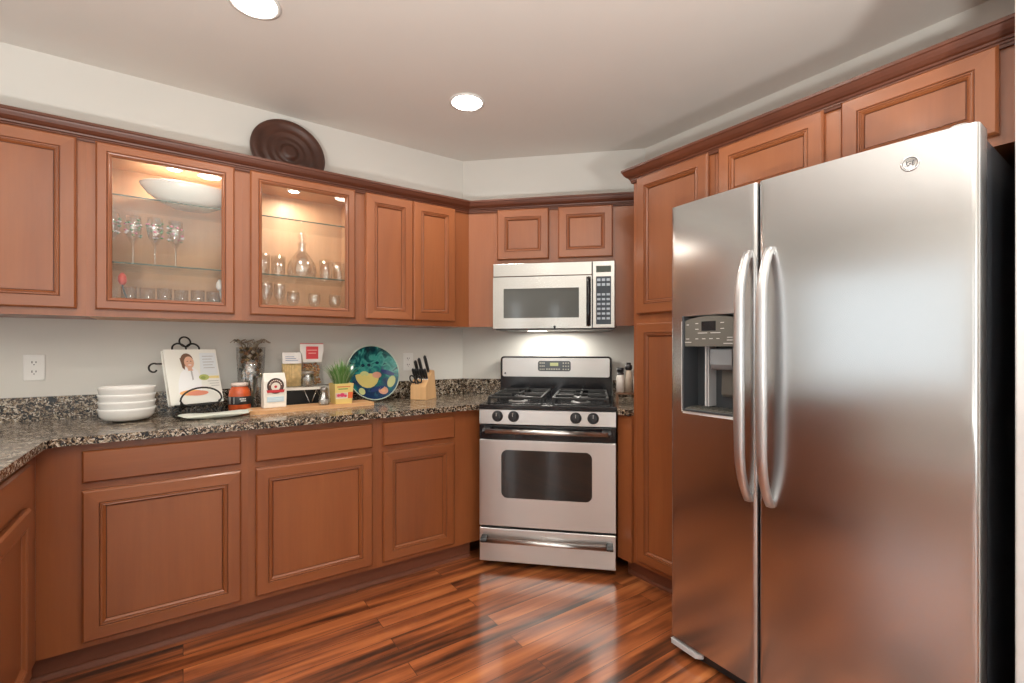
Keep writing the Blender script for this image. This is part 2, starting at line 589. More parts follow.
def uplighter(x, y, label, watts):
    t = thing('fill_uplighter', label, 'lamp', (x, y, 0))
    M().lathe([(0, 0), (.14, 0), (.14, .012), (.02, .03), (0, .03)], 32).build('base', mBLKP, t)
    M().tube([(0, 0, .02), (0, 0, .62)], .012, 12).build('pole', mBLKP, t)
    M().lathe([(.02, .60), (.10, .64), (.17, .70), (.166, .70), (.10, .648), (.02, .61)], 32).build('shade', mPLAS, t)
    l = bpy.data.lights.new('lamp', 'AREA'); l.shape = 'DISK'; l.size = .28; l.energy = watts; l.color = (1, .98, .93); l.spread = R(165)
    o = bpy.data.objects.new('lamp', l); COL.objects.link(o); o.parent = t; o.location = (0, 0, .696); o.rotation_euler = (PI, 0, 0)


uplighter(-.75, -.55, 'added fill uplighter behind the camera on the counter side, out of frame', UPL)
uplighter(.15, -1.3, 'added fill uplighter behind the camera on the fridge side, out of frame', UPL * .7)

# ---------------------------------------------------------------- frames of the runs
# local frame of each run: x to the right as one faces it, y into the wall, front towards -y
RUN = {'A': ((0, YA), 0.0), 'B': ((CX, YA), R(-45)), 'C': ((XC, CY), R(-90)), 'D': ((-1.06, 0), R(90))}


def on_run(run, x, z=0, y=0):
    (ox, oy), a = RUN[run]
    return (ox + x * math.cos(a) - y * math.sin(a), oy + x * math.sin(a) + y * math.cos(a), z), a


LP = [(0, 0), (0, .0135), (.0055, .0195), (.007, .0205), (.049, .0205), (.0505, .0170), (.052, .0170), (.0545, .0195), (.057, .0190),
      (.0585, .0150), (.060, .0150), (.063, .0165), (.0685, .0110), (.0695, .0070), (.0715, .0070), (.072, .0085)]
LP_G = {5, 13}          # segment index (from loop i to i+1) painted with glaze
LG = [(0, 0), (0, .0135), (.0055, .0195), (.007, .0205), (.036, .0205), (.0375, .0170), (.039, .0170), (.0415, .0195), (.046, .018),
      (.0475, .013), (.049, .013), (.053, .010), (.054, .004), (.054, 0)]
LG_G = {5}
LD = [(0, 0), (0, .0125), (.0055, .0195), (.007, .0205)]


def front(m, x0, x1, z0, z1, yb, loops, gset, fill=True):
    """a door or drawer front: concentric mitred loops, grain upright on the stiles and level on the rails"""
    rings = []
    for i, d in loops:
        rings.append([(x0 + i, yb - d, z0 + i), (x1 - i, yb - d, z0 + i), (x1 - i, yb - d, z1 - i), (x0 + i, yb - d, z1 - i)])
    for k in range(len(rings) - 1):
        a, b = rings[k], rings[k + 1]
        for e in range(4):
            e2 = (e + 1) % 4
            mt = 2 if k in gset else (1 if e in (0, 2) else 0)
            m.add([a[e], a[e2], b[e2], b[e]], [(0, 1, 2, 3)], mt)
    if fill:
        m.add(rings[-1], [(0, 1, 2, 3)], 1 if fill == 'level' else 0)
        m.add(rings[0], [(3, 2, 1, 0)], 0)
    else:
        a, b = rings[0], rings[-1]
        for e in range(4):
            e2 = (e + 1) % 4
            m.add([b[e], b[e2], a[e2], a[e]], [(0, 1, 2, 3)], 0)
    return m


WM = [mWV, mWH, mGLZ]


def cabinet(name, label, cat, run, x0, x1, z0, z1, dep, doors=(), drawers=(), group=None, body_y0=0, ends=(0, 0), kick=False):
    """dep: distance wall to front of the face frame. doors: (x0,x1,z0,z1) in run coordinates"""
    loc, a = on_run(run, x0, z0)
    t = thing(name, label, cat, loc, a, group)
    w = x1 - x0; h = z1 - z0
    g = .0001
    M().box(g, w - g, -(dep - .019), body_y0 - .002, 0, h).build('carcass', mWV, t, bevel=.001, seg=1)
    M().box(g, w - g, -dep, -(dep - .0195), 0, h).build('face_frame', mWV, t)
    for d in doors:
        m = front(M(), d[0] - x0, d[1] - x0, d[2] - z0, d[3] - z0, -dep - .0008, LP, LP_G)
        m.build('door', WM, t, recalc=True)
    for d in drawers:
        m = front(M(), d[0] - x0, d[1] - x0, d[2] - z0, d[3] - z0, -dep - .0008, LD, set(), fill='level')
        m.build('drawer', WM, t)
    return t


UD = .3223      # upper cabinet depth to the frame front
UZ0, UZ1 = 1.3714, 2.134
DZ0, DZ1 = 1.401, 2.1155


def glass_cabinet(label, x0, x1, dx0, dx1, group):
    loc, a = on_run('A', x0, UZ0)
    t = thing('glass_cabinet', label, 'cabinet', loc, a, group)
    w = x1 - x0; h = UZ1 - UZ0; g = .0001; th = .016
    m = M()
    yb = -(UD - .019)
    m.box(g, th, yb, -.002, 0, h); m.box(w - th, w - g, yb, -.002, 0, h)
    m.box(th, w - th, yb, -.002, 0, .018); m.box(th, w - th, yb, -.002, h - .028, h)
    m.box(th, w - th, -.012, -.002, .018, h - .028)
    m.build('carcass', mWI, t)
    f = M(); s0 = dx0 - x0 + .02; s1 = dx1 - x0 - .02
    f.box(g, s0, -UD, yb - .0005, 0, h); f.box(s1, w - g, -UD, yb - .0005, 0, h)
    f.box(s0, s1, -UD, yb - .0005, 0, .045); f.box(s0, s1, -UD, yb - .0005, h - .042, h)
    f.build('face_frame', mWV, t)
    d = front(M(), dx0 - x0, dx1 - x0, DZ0 - UZ0, DZ1 - UZ0, -UD - .0008, LG, LG_G, fill=False).build('door', WM, t)
    M().box(dx0 - x0 + .045, dx1 - x0 - .045, -UD - .007, -UD - .004, DZ0 - UZ0 + .045, DZ1 - UZ0 - .045).build('glass_pane', mPANE, d)
    for z in (1.617, 1.915):
        s = M()
        zz = z - UZ0
        s.box(th + .002, w - th - .002, -.293, -.014, zz - .007, zz)
        so = s.build('glass_shelf', mSHELF, t)
        M().box(th + .002, w - th - .002, -.2945, -.2932, zz - .0065, zz - .0005).build('shelf_edge', mEDGE, so)
    return t


U = 'upper cabinets along the back wall'
cabinet('upper_cabinet', 'solid cherry upper cabinet at the far left, left of the glass-front pair', 'cabinet', 'A', -.965, -.334, UZ0, UZ1, UD, [(-.935, -.364, DZ0, DZ1)], group=U)
gc1 = glass_cabinet('wide glass-front upper cabinet holding the white oval bowl and flower-painted glasses', -.334, .238, -.305, .205, U)
gc2 = glass_cabinet('glass-front upper cabinet under the round carved disc, holding the glass decanter', .238, .815, .271, .786, U)
cabinet('upper_cabinet', 'cherry upper cabinet with a pair of tall narrow doors beside the corner', 'cabinet', 'A', .815, 1.5212, UZ0, UZ1, UD,
        [(.844, 1.1275, DZ0, DZ1), (1.1305, 1.414, DZ0, DZ1)], group=U)
# cabinet over the microwave, with full-height filler panels on both sides
loc, a = on_run('B', .1335, UZ0)
t = thing('upper_cabinet', 'cherry cabinet with two small doors above the microwave', 'cabinet', loc, a)
zb = 1.7685 - UZ0; h = UZ1 - UZ0
o = .1335
M().box(.304 - o, 1.061 - o, -(UD - .019), -.002, zb, h).build('carcass', mWV, t)
M().box(.304 - o, 1.061 - o, -UD, -(UD - .0195), zb, h).build('face_frame', mWV, t)
M().box(.0, .3035 - o, -UD, -(UD - .0195), 0, h).build('filler_panel', mWV, t)
M().box(1.0615 - o, 1.545 - o, -UD, -(UD - .0195), 0, h).build('filler_panel', mWV, t)
M().box(.285 - o, .3035 - o, -(UD - .0198), -.002, 0, h).build('side_panel', mWV, t)
M().box(1.0615 - o, 1.08 - o, -(UD - .0198), -.002, 0, h).build('side_panel', mWV, t)
for d in ((.325, .655), (.714, 1.048)):
    front(M(), d[0] - o, d[1] - o, 1.797 - UZ0, DZ1 - UZ0, -UD - .0008, LP, LP_G).build('door', WM, t)

# right wall: pantry and the cabinet over the fridge
PD = .61
px = lambda Y: CY - Y          # run C coordinate from world Y
t = cabinet('pantry_cabinet', 'tall cherry pantry cabinet between the range corner and the fridge', 'cabinet', 'C', px(1.657), px(1.196), .105, UZ1, PD,
            [(px(1.626), px(1.221), 1.411, DZ1), (px(1.626), px(1.221), .13, 1.364)])
cabinet('over_fridge_cabinet', 'cherry cabinet with two doors above the steel fridge', 'cabinet', 'C', px(1.1945), px(.2475), 1.828, UZ1, PD,
        [(px(1.172), px(.757), 1.858, DZ1), (px(.701), px(.303), 1.858, DZ1)])

# base run along the back wall
BD = .605
BZ0, BZ1 = .105, .879
B = 'base cabinets along the back wall'
bdz = (.13, .701); wz = (.729, .850)
cabinet('base_cabinet', 'cherry base cabinet with wide door below the white bowls, first from the inner corner', 'cabinet', 'A', -.4364, .236, BZ0, BZ1, BD,
        [(-.311, .208, *bdz)], [(-.311, .208, *wz)], B)
cabinet('base_cabinet', 'cherry base cabinet with wide door below the wooden cutting board', 'cabinet', 'A', .236, .8165, BZ0, BZ1, BD,
        [(.264, .789, *bdz)], [(.264, .789, *wz)], B)
cabinet('base_cabinet', 'narrower cherry base cabinet with one door next to the range', 'cabinet', 'A', .8165, 1.435, BZ0, BZ1, BD,
        [(.844, 1.257, *bdz)], [(.844, 1.257, *wz)], B)
# return run at the left (front faces +X)
DD = .6235
cabinet('base_cabinet', 'cherry base cabinet of the counter return, cut by the left edge', 'cabinet', 'D', 1.62, 2.3752, BZ0, BZ1, DD,
        [(1.70, 2.215, *bdz)], [(1.70, 2.215, *wz)], 'base cabinets of the counter return')
cabinet('base_cabinet', 'cherry base cabinet at the end of the counter return', 'cabinet', 'D', 1.05, 1.62, BZ0, BZ1, DD,
        [(1.08, 1.59, *bdz)], [(1.08, 1.59, *wz)], 'base cabinets of the counter return')
# narrow filler cabinet right of the range
t = thing('filler_cabinet', 'narrow cherry filler cabinet between the range and the pantry', 'cabinet', (1.929, 1.658, BZ0), 0)
M().prism([(0, 0), (0, .095), (.43, .53), (.60, .40), (.60, 0)], 0, BZ1 - BZ0).build('carcass', mWV, t)

# toe kicks with shoe moulding
t = thing('toe_kick', 'brown toe kick board with shoe moulding under the back wall base cabinets', 'toe kick', (-.5, 0, 0))
TY = YA - .545
M().box(0, 1.90, TY, TY + .016, .0, .104).build('board', mTOE, t)
M().prism([(TY - .013, 0), (TY - .0005, 0), (TY - .0005, .019), (TY - .005, .0175), (TY - .010, .012)], 0, 1.895, axis='x').build('shoe_moulding', mTOE, t)
t = thing('toe_kick', 'brown toe kick board under the tall pantry cabinet', 'toe kick', (XC - .54, 1.657, 0))
M().box(0, .016, -.46, .10, 0, .104).build('board', mTOE, t)
M().prism([(-.012, 0), (-.0005, 0), (-.0005, .018), (-.005, .0165), (-.010, .011)], -.46, .09, axis='y').build('shoe_moulding', mTOE, t)
t = thing('toe_kick', 'brown toe kick board under the counter return', 'toe kick', (-.50, 1.06, 0))
M().box(-.016, 0, 0, TY - 1.06 - .002, 0, .104).build('board', mTOE, t)

# crown mouldings, mitred in the corner
CP = [(.0006, 2.108), (.010, 2.108), (.011, 2.116), (.0135, 2.119), (.0135, 2.124), (.018, 2.127), (.020, 2.133), (.027, 2.137),
      (.036, 2.147), (.042, 2.158), (.0445, 2.164), (.048, 2.166), (.048, 2.177), (.0006, 2.177)]
CG = {2, 4}


def crown(label, path, seg, dz=0):
    """path: 2-D points of the frame front line, the room on the right-hand side of travel"""
    pts = [Vector(p) for p in path]
    mit = []
    for i, p in enumerate(pts):
        ns = []
        if i > 0:
            d = (pts[i] - pts[i - 1]).normalized(); ns.append(Vector((d.y, -d.x)))
        if i < len(pts) - 1:
            d = (pts[i + 1] - pts[i]).normalized(); ns.append(Vector((d.y, -d.x)))
        n = sum(ns, Vector((0, 0))).normalized()
        mit.append(n / n.dot(ns[0]))
    m = M()
    L_ = len(CP)
    for k in seg:
        vs = []
        for q in (k, k + 1):
            for o_, z in CP:
                p = pts[q] + mit[q] * o_
                vs.append((p.x, p.y, z + dz))
        m.add(vs, [tuple(range(L_)), tuple(range(2 * L_ - 1, L_ - 1, -1))])
        for j in range(L_):
            j2 = (j + 1) % L_
            m.add(vs, [(j, j2, L_ + j2, L_ + j)], 1 if j in CG else 0)
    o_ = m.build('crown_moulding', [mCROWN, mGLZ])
    return tag(o_, label, 'moulding', 'crown mouldings')


f = UD
cu = ((DB - f) / S2 - (YA - f), YA - f)
be = on_run('B', 1.5, 0, -f)[0][:2]
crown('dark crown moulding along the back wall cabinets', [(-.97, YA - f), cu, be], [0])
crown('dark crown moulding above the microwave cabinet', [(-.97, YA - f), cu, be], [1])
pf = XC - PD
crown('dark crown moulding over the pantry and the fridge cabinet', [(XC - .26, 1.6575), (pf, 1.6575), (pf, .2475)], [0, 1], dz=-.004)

# ---------------------------------------------------------------- countertops
xd = -.400; ye = YA - .6485
rs = 0.2965 - .002
rp = lambda off: on_run('B', rs, 0, -off)[0][:2]
q = rp(.002)
# where the range's left side meets the counter's front edge
tt = (ye - q[1]) / (-S2)
pe = (q[0] - S2 * tt, ye)
fil = []
rr = .05
for k in range(7):
    a_ = PI - k * (PI / 2) / 6
    fil.append((xd + rr + rr * math.cos(a_), ye - rr + rr * math.sin(a_)))
poly = [(-1.06, 1.03), (xd, 1.03)] + fil + [pe, q, (CX - .001, YA - .002), (-1.06, YA - .002)]
t = M().prism(poly, .8795, .9095).build('granite_countertop', mGRAN, bevel=.006, seg=3)
tag(t, 'speckled granite countertop running from the left return to the range', 'countertop')
s1 = on_run('B', 1.0565, 0, -.002)[0][:2]
xf_ = XC - .6485
ty = s1[1] - (s1[0] - xf_)
t = M().prism([(xf_, 1.659), (xf_, ty), s1, (XC - .002, CY - .001), (XC - .002, 1.659)], .8795, .9095).build('granite_countertop', mGRAN, bevel=.006, seg=3)
tag(t, 'small piece of granite countertop right of the range', 'countertop')


def strip(label, pts, z0=.910, z1=1.015, th=.02):
    m = M().prism(pts, z0, z1)
    return tag(m.build('granite_backsplash', mGRAN, bevel=.003), label, 'backsplash', 'granite backsplash strips')


k_ = .02 * math.tan(R(22.5))
strip('granite backsplash strip along the back wall', [(-1.06, YA - .001), (CX - .001, YA - .001), (CX - k_ - .001, YA - .02), (-1.06, YA - .02)])
b0 = on_run('B', .001, 0, -.001)[0][:2]; b1 = on_run('B', .292, 0, -.001)[0][:2]; b2 = on_run('B', .292, 0, -.02)[0][:2]; b3 = on_run('B', k_ + .001, 0, -.02)[0][:2]
strip('short granite backsplash strip left of the range', [b0, b1, b2, b3])
b0 = on_run('B', 1.06, 0, -.001)[0][:2]; b1 = on_run('B', 1.272, 0, -.001)[0][:2]; b2 = on_run('B', 1.262, 0, -.02)[0][:2]; b3 = on_run('B', 1.06, 0, -.02)[0][:2]
strip('short granite backsplash strip right of the range', [b0, b1, b2, b3])

# ---------------------------------------------------------------- fridge
FXW, FYW = 1.635, 1.199
FW = .908
fridge = thing('refrigerator', 'large stainless steel side-by-side fridge with water dispenser', 'fridge', (FXW, FYW, 0), R(-90))


def fy(x, b=.020):
    return -b * (1 - ((x - FW / 2) / (FW / 2)) ** 2)


def fridge_door(x0, x1, z0, z1, hole=None):
    """front skin bowed in plan, rolled vertical edges, optional recess opening"""
    m = M()
    r = .014
    xs = []
    for k in range(6):                                  # left roll
        a_ = PI - k * (PI / 2) / 5
        xs.append((x0 + r + r * math.cos(a_), fy(x0 + r) + r - r * math.sin(a_)))
    n = 22
    inner = [x0 + r + (x1 - x0 - 2 * r) * k / n for k in range(1, n)]
    if hole:
        inner = [x for x in inner if abs(x - hole[0]) > .006 and abs(x - hole[1]) > .006] + [hole[0], hole[1]]
        inner.sort()
    xs += [(x, fy(x)) for x in inner]
    for k in range(6):
        a_ = PI / 2 - k * (PI / 2) / 5
        xs.append((x1 - r + r * math.cos(a_), fy(x1 - r) + r - r * math.sin(a_)))
    pl = [(x0, .084)] + xs + [(x1, .084)]
    zs = [z0, z1] if not hole else [z0, hole[2], hole[3], z1]
    for i in range(len(pl) - 1):
        for j in range(len(zs) - 1):
            if hole and j == 1 and pl[i][0] >= hole[0] - 1e-6 and pl[i + 1][0] <= hole[1] + 1e-6:
                continue
            a_, b_ = pl[i], pl[i + 1]
            m.add([(a_[0], a_[1], zs[j]), (b_[0], b_[1], zs[j]), (b_[0], b_[1], zs[j + 1]), (a_[0], a_[1], zs[j + 1])], [(0, 1, 2, 3)], 0, True)
    n = len(pl)
    for z, rev in ((z0, True), (z1, False)):
        idx = list(range(n))
        m.add([(p[0], p[1], z) for p in pl], [tuple(idx[::-1] if rev else idx)], 1)
    m.add([(x0, .084, z0), (x1, .084, z0), (x1, .084, z1), (x0, .084, z1)], [(3, 2, 1, 0)], 1)
    # weld
    import bmesh
    o = m.build('door', [mST, mLGREY], fridge, uv='xz', recalc=False)
    bm = bmesh.new(); bm.from_mesh(o.data)
    skin = [v for v in bm.verts if all(f.smooth for f in v.link_faces)]      # the caps keep their own corners
    bmesh.ops.remove_doubles(bm, verts=skin, dist=1e-5)
    bm.to_mesh(o.data); bm.free()
    return o


FZ0, FZ1 = .066, 1.808
HOLE = (.070, .296, .992, 1.362)
fd = fridge_door(.0, .3615, FZ0, FZ1, HOLE)
fd['label'] = 'narrow freezer door with the dispenser'
fd2 = fridge_door(.3675, FW, FZ0, FZ1)
M().box(.004, FW - .004, .092, .86, .03, 1.79).build('body', mFSIDE, fridge, bevel=.004)
M().box(.355, .374, .030, .092, .07, 1.80).build('door_gasket', mBLKP, fridge)
M().box(.02, FW - .02, .03, .12, .006, .058).build('kick_grille', mBLKP, fridge, bevel=.006)
m = M(); m.prism([(.0, -.002), (.12, -.012), (.14, .01), (.13, .03), (.0, .03)], .034, .052)
m.build('hinge_cover', mLGREY, fridge, bevel=.006, seg=3)
m = M(); m.lathe([(0, .018), (.018, .016), (.026, .010), (.028, 0)], 24, (FW - .045, .045, FZ1))
m.box(FW - .06, FW - .03, .045, .13, FZ1, FZ1 + .012)
m.build('hinge_cover', mLGREY, fridge)
# wheels / feet
for x in (.06, FW - .06):
    for y in (.2, .75):
        M().lathe([(0, 0), (.02, 0), (.022, .004), (.022, .032), (0, .032)], 16, (x, y, 0)).build('foot', mBLKP, fridge)


def handle(x, nm):
    path = []; rr_ = []
    zt, zb_ = 1.575, .705
    for k in range(33):
        u_ = k / 32
        z = zb_ + (zt - zb_) * u_
        e = min(u_, 1 - u_) * 2
        y = -.022 - .052 * (1 - (1 - min(1, e * 2.4)) ** 2.2) - .012 * math.sin(PI * u_)
        path.append((x, y, z)); rr_.append(.0125 + .0050 * math.sin(PI * u_))
    m = M()
    # flattened bar: wide in x
    vs = []; fs = []; n = 14
    for p, r_ in zip(path, rr_):
        for k in range(n):
            a_ = 2 * PI * k / n
            c, s = math.cos(a_), math.sin(a_)
            ex = math.copysign(abs(c) ** .7, c); ey = math.copysign(abs(s) ** .7, s)
            vs.append((p[0] + r_ * 1.05 * ex, p[1] + .013 * ey, p[2]))
    for i in range(len(path) - 1):
        for k in range(n):
            k2 = (k + 1) % n
            fs.append((i * n + k, i * n + k2, (i + 1) * n + k2, (i + 1) * n + k))
    fs += [tuple(range(n))[::-1], tuple((len(path) - 1) * n + k for k in range(n))]
    m.add(vs, fs, 0, True)
    for z in (zb_ + .012, zt - .012):
        m.box(x - .009, x + .009, -.030, fy(x) + .004, z - .012, z + .012)
    return m.build('handle', mHAND, nm)


mHAND = plain('handle_steel', (.68, .68, .69), .36, 1)
handle(.334, fd); handle(.408, fd2)
# emblem: ring, monogram and swirls
ex, ez = FYW - .425, 1.741
m = M(); ey = fy(ex) - .0005
m.xf = Matrix.Translation((ex, ey, ez)) @ Matrix.Rotation(R(90), 4, 'X') @ Matrix.Scale(.78, 4)
m.lathe([(0, .0), (.0265, .0), (.027, .002), (.0255, .003), (.022, .0022), (0, .0022)], 32, mat=0)
m.tube([(.0205 * math.cos(a_ * PI / 16), .0205 * math.sin(a_ * PI / 16), .0025) for a_ in range(32)], .0009, 6, 1, closed=True)
for k in range(4):
    a0 = k * PI / 2 + .4
    m.tube([((.0165 - .002 * j) * math.cos(a0 + .22 * j), (.0165 - .002 * j) * math.sin(a0 + .22 * j), .0025) for j in range(5)], .0009, 5, 1)
vs, fs = text_mb('GE', .021, Matrix.Translation((0, 0, .003)), font_shear=.3)
m.add(vs, fs, 1)
m.build('emblem', [mCHROME, mDGREY], fd2)
# dispenser
hx0, hx1, hz0, hz1 = HOLE
dp = M()
yb_ = .075
dp.box(hx0 - .002, hx0 + .006, -.024, yb_, hz0, hz1, 0)
dp.box(hx1 - .006, hx1 + .002, -.024, yb_, hz0, hz1, 0)
dp.box(hx0, hx1, -.024, yb_, hz0 - .002, hz0 + .006, 0)
dp.box(hx0 - .011, hx0 + .002, fy(hx0) - .009, fy(hx0) + .01, hz0 - .006, hz1 - .02, 1)
dp.box(hx1, hx1 + .008, fy(hx1) - .005, fy(hx1) + .01, hz0 - .006, hz1 - .02, 1)
dp.prism([(hx0 - .008, fy(hx0) - .005), (hx1 + .008, fy(hx1) - .005), (hx1 + .008, .02), (hx0 - .008, .02)], hz0 - .013, hz0, 1)
dp.box(hx0, hx1, yb_ - .004, yb_, hz0, hz1, 0)
disp = dp.build('dispenser', [mDGREY, plain('silver_bezel', (.86, .87, .88), .35)], fd, bevel=.002)
pz = 1.243
m = M()
m.prism([(hx0 + .001, pz), (hx1 - .001, pz), (hx1 - .001, hz1 - .012)] + [(hx0 + .001 + (hx1 - hx0 - .002) * (1 - k / 10), hz1 - .02 + .016 * math.sin(PI * (1 - k / 10) * .9 + .15)) for k in range(1, 10)] + [(hx0 + .001, hz1 - .022)], fy(.18) - .002, .04, axis='y')
cp = m.build('control_panel', mGREYP, disp, bevel=.002)
yf_ = fy(.18) - .0035
m = M(); m.box(.148, .206, yf_, yf_ + .003, 1.302, 1.338, 0)
m.build('display', mBLK, cp)
m = M()
for (x, z, w_) in ((.088, 1.327, .010), (.128, 1.331, .012), (.232, 1.331, .014), (.128, 1.309, .014), (.232, 1.309, .014), (.152, 1.294, .04), (.205, 1.294, .04),
                   (.088, 1.272, .014), (.128, 1.272, .012), (.157, 1.272, .014), (.187, 1.272, .014), (.215, 1.272, .012), (.262, 1.276, .022), (.262, 1.266, .024), (.090, 1.259, .028), (.255, 1.254, .036)):
    m.box(x - w_ / 2, x + w_ / 2, yf_ + .001, yf_ + .002, z - .0012, z + .0012)
m.build('printed_marks', mPRINT, cp)
m = M(); m.box(hx0 + .07, hx0 + .076, .02, .072, hz0 + .02, pz)
m.box(hx0 + .082, hx0 + .086, .02, .072, hz0 + .02, pz)
m.build('guide_rail', mLGREY, disp)
m = M(); m.prism([(.0, 1.235), (.0, 1.175), (.012, 1.155), (.055, 1.150), (.072, 1.235)], hx0 + .105, hx0 + .19, axis='x')
m.build('spout', plain('clear_grey_plastic', (.22, .24, .26), .15), disp, bevel=.008, seg=3)
m = M(); m.prism([(.055, 1.16), (.05, 1.06), (.058, 1.05), (.066, 1.05), (.07, 1.16)], hx0 + .12, hx0 + .175, axis='x')
m.build('paddle', mGREYP, disp, bevel=.003)
m = M()
m.box(hx0 + .008, hx1 - .008, -.012, .07, hz0 + .006, hz0 + .012)
for k in range(9):
    x = hx0 + .02 + k * .0225
    m.box(x, x + .008, -.008, .065, hz0 + .012, hz0 + .016)
m.build('drip_tray', mGREYP, disp)

# ---------------------------------------------------------------- range
RW = .757
loc, a = on_run('B', .2965)
rng = thing('gas_range', 'stainless steel gas range with black cooktop in the diagonal corner', 'stove', loc, a)
mRP = steel('range_panel_steel', (.62, .62, .615), .28, .6)
M().box(.004, RW - .004, -.655, -.025, .035, .893).build('body', mBLK, rng, bevel=.003)
m = M().box(0, RW, -.709, -.092, .8955, .919); m.box(.03, RW - .03, -.66, -.10, .919, .923)
ct = m.build('cooktop', mBLK, rng, bevel=.006, seg=3)
m = M().prism([(-.700, .8945), (-.706, .890), (-.709, .812), (-.706, .809), (-.64, .809), (-.64, .8945)], .003, RW - .003, axis='x')
pan = m.build('control_panel', mRP, rng, uv='zx')
mKN = plain('knob_black', (.02, .021, .024), .32)
for x in (.107, .198, .541, .634):
    m = M(Matrix.Translation((x, -.708, .855)) @ Matrix.Rotation(R(90), 4, 'X'))
    m.lathe([(0, 0), (.031, 0), (.031, .005), (.027, .009), (.0245, .022), (.021, .026), (0, .026)], 28)
    m.box(-.006, .006, -.022, .022, .02, .036)
    k = m.build('knob', mKN, rng, bevel=.002)
    mm = M(Matrix.Translation((x, -.708, .855)) @ Matrix.Rotation(R(90), 4, 'X')); mm.box(-.0012, .0012, .004, .022, .0362, .0368)
    mm.build('pointer', mPRINT, k)
# oven door with handle
dz0, dz1 = .239, .804


def rrect(x0, x1, z0, z1, r, n=6):
    p = []
    for cx_, cz_, s in ((x1 - r, z1 - r, 0), (x0 + r, z1 - r, PI / 2), (x0 + r, z0 + r, PI), (x1 - r, z0 + r, 1.5 * PI)):
        for k in range(n + 1):
            a_ = s + k * PI / 2 / n
            p.append((cx_ + r * math.cos(a_), cz_ + r * math.sin(a_)))
    return p


m = M().box(.001, RW - .001, -.706, -.66, dz0, .722)
dr = m.build('oven_door', mRP, rng, bevel=.004, seg=3, uv='zx')
M().prism(rrect(.128, .628, .400, .668, .035), -.7085, -.703, axis='y').build('window', mDGL, dr)
M().box(.001, RW - .001, -.700, -.66, .7225, .803).build('top_band', mBLK, dr, bevel=.003)
m = M(); m.tube([(.045, -.742, .776), (RW - .045, -.742, .776)], .0135, 16)
hd = m.build('handle', mRP, dr, uv='zx')
for x in (.03, RW - .075):
    M().prism([(-.699, .756), (-.748, .764), (-.756, .776), (-.748, .790), (-.699, .797)], x, x + .045, axis='x').build('handle_bracket', mBLKP, hd, bevel=.004)
# storage drawer
m = M().box(.002, RW - .002, -.704, -.66, .040, .226)
dw = m.build('storage_drawer', mRP, rng, bevel=.004, seg=3, uv='zx')
m = M(); m.tube([(.035, -.738, .168), (RW - .035, -.738, .168)], .012, 14); h2 = m.build('handle', mRP, dw, uv='zx')
for x in (.018, RW - .052):
    M().prism([(-.703, .150), (-.744, .156), (-.752, .168), (-.744, .182), (-.703, .188)], x, x + .034, axis='x').build('handle_bracket', mBLKP, h2, bevel=.004)
for x in (.05, RW - .05):
    for y in (-.6, -.1):
        M().lathe([(0, 0), (.018, 0), (.018, .036), (0, .036)], 14, (x, y, 0)).build('leveling_foot', mBLKP, rng)
# backguard
bgy = -.105
m = M().prism(rrect(.003, RW - .003, .905, 1.178, .022), bgy + .004, -.03, axis='y')
bg = m.build('backguard', mBLK, rng, bevel=.004)
M().prism(rrect(.017, RW - .017, 1.040, 1.167, .012), bgy, bgy + .01, axis='y').build('panel', mRP, bg, uv='zx', bevel=.002)
m = M().prism(rrect(.262, .484, 1.078, 1.148, .016), bgy - .0015, bgy + .003, axis='y')
cl = m.build('clock_display', mDGREY, bg)
m = M()
m.box(.345, .40, bgy - .0022, bgy - .0012, 1.113, 1.135, 1)
for k in range(6):
    for j in range(3):
        x = .274 + k * .013 if k < 3 else .43 + (k - 3) * .017
        m.box(x, x + .008, bgy - .0022, bgy - .0012, 1.087 + j * .021, 1.095 + j * .021, 0)
for k in range(6):
    m.box(.318 + k * .0165, .329 + k * .0165, bgy - .0022, bgy - .0012, 1.088, 1.096, 0)
m.build('display_marks', [plain('soft_print', (.34, .33, .28), .5), plain('green_digits', (.30, .32, .16), .4)], cl)
m = M(Matrix.Translation((.036, bgy - .0005, 1.062)) @ Matrix.Rotation(R(90), 4, 'X'))
m.lathe([(0, 0), (.0065, 0), (.0065, .001), (0, .001)], 20)
m.build('emblem', mDGREY, bg)
# burners and grates
for x in (.195, .562):
    for y in (-.53, -.235):
        m = M()
        m.lathe([(.058, .919), (.056, .926), (.03, .928), (0, .928)], 28, (x, y, 0), 1)
        m.lathe([(.036, .928), (.038, .935), (.034, .940), (0, .941)], 28, (x, y, 0), 0)
        m.build('burner', [mBLKM, plain('burner_alloy', (.30, .30, .30), .4, .6)], rng)
for x0 in (.045, .412):
    m = M()
    x1 = x0 + .30; zg = .948; b_ = .006
    for y in (-.655, -.385, -.115):
        m.box(x0, x1, y - b_, y + b_, zg, zg + .012)
    for x in (x0, x1):
        m.box(x - b_, x + b_, -.655, -.115, zg, zg + .012)
    xm = (x0 + x1) / 2
    for cy_ in (-.52, -.25):
        for dx, dy in ((1, 0), (-1, 0), (0, 1), (0, -1)):
            if dx:
                m.box(min(xm + dx * .04, xm + dx * .15), max(xm + dx * .04, xm + dx * .15), cy_ - .005, cy_ + .005, zg + .002, zg + .016)
            else:
                m.box(xm - .005, xm + .005, min(cy_ + dy * .04, cy_ + dy * .135), max(cy_ + dy * .04, cy_ + dy * .135), zg + .002, zg + .016)
    for x in (x0, x1):
        for y in (-.65, -.385, -.12):
            m.box(x - .007, x + .007, y - .007, y + .007, .9195, zg + .002)
    m.build('grate', mBLKM, rng, bevel=.002)

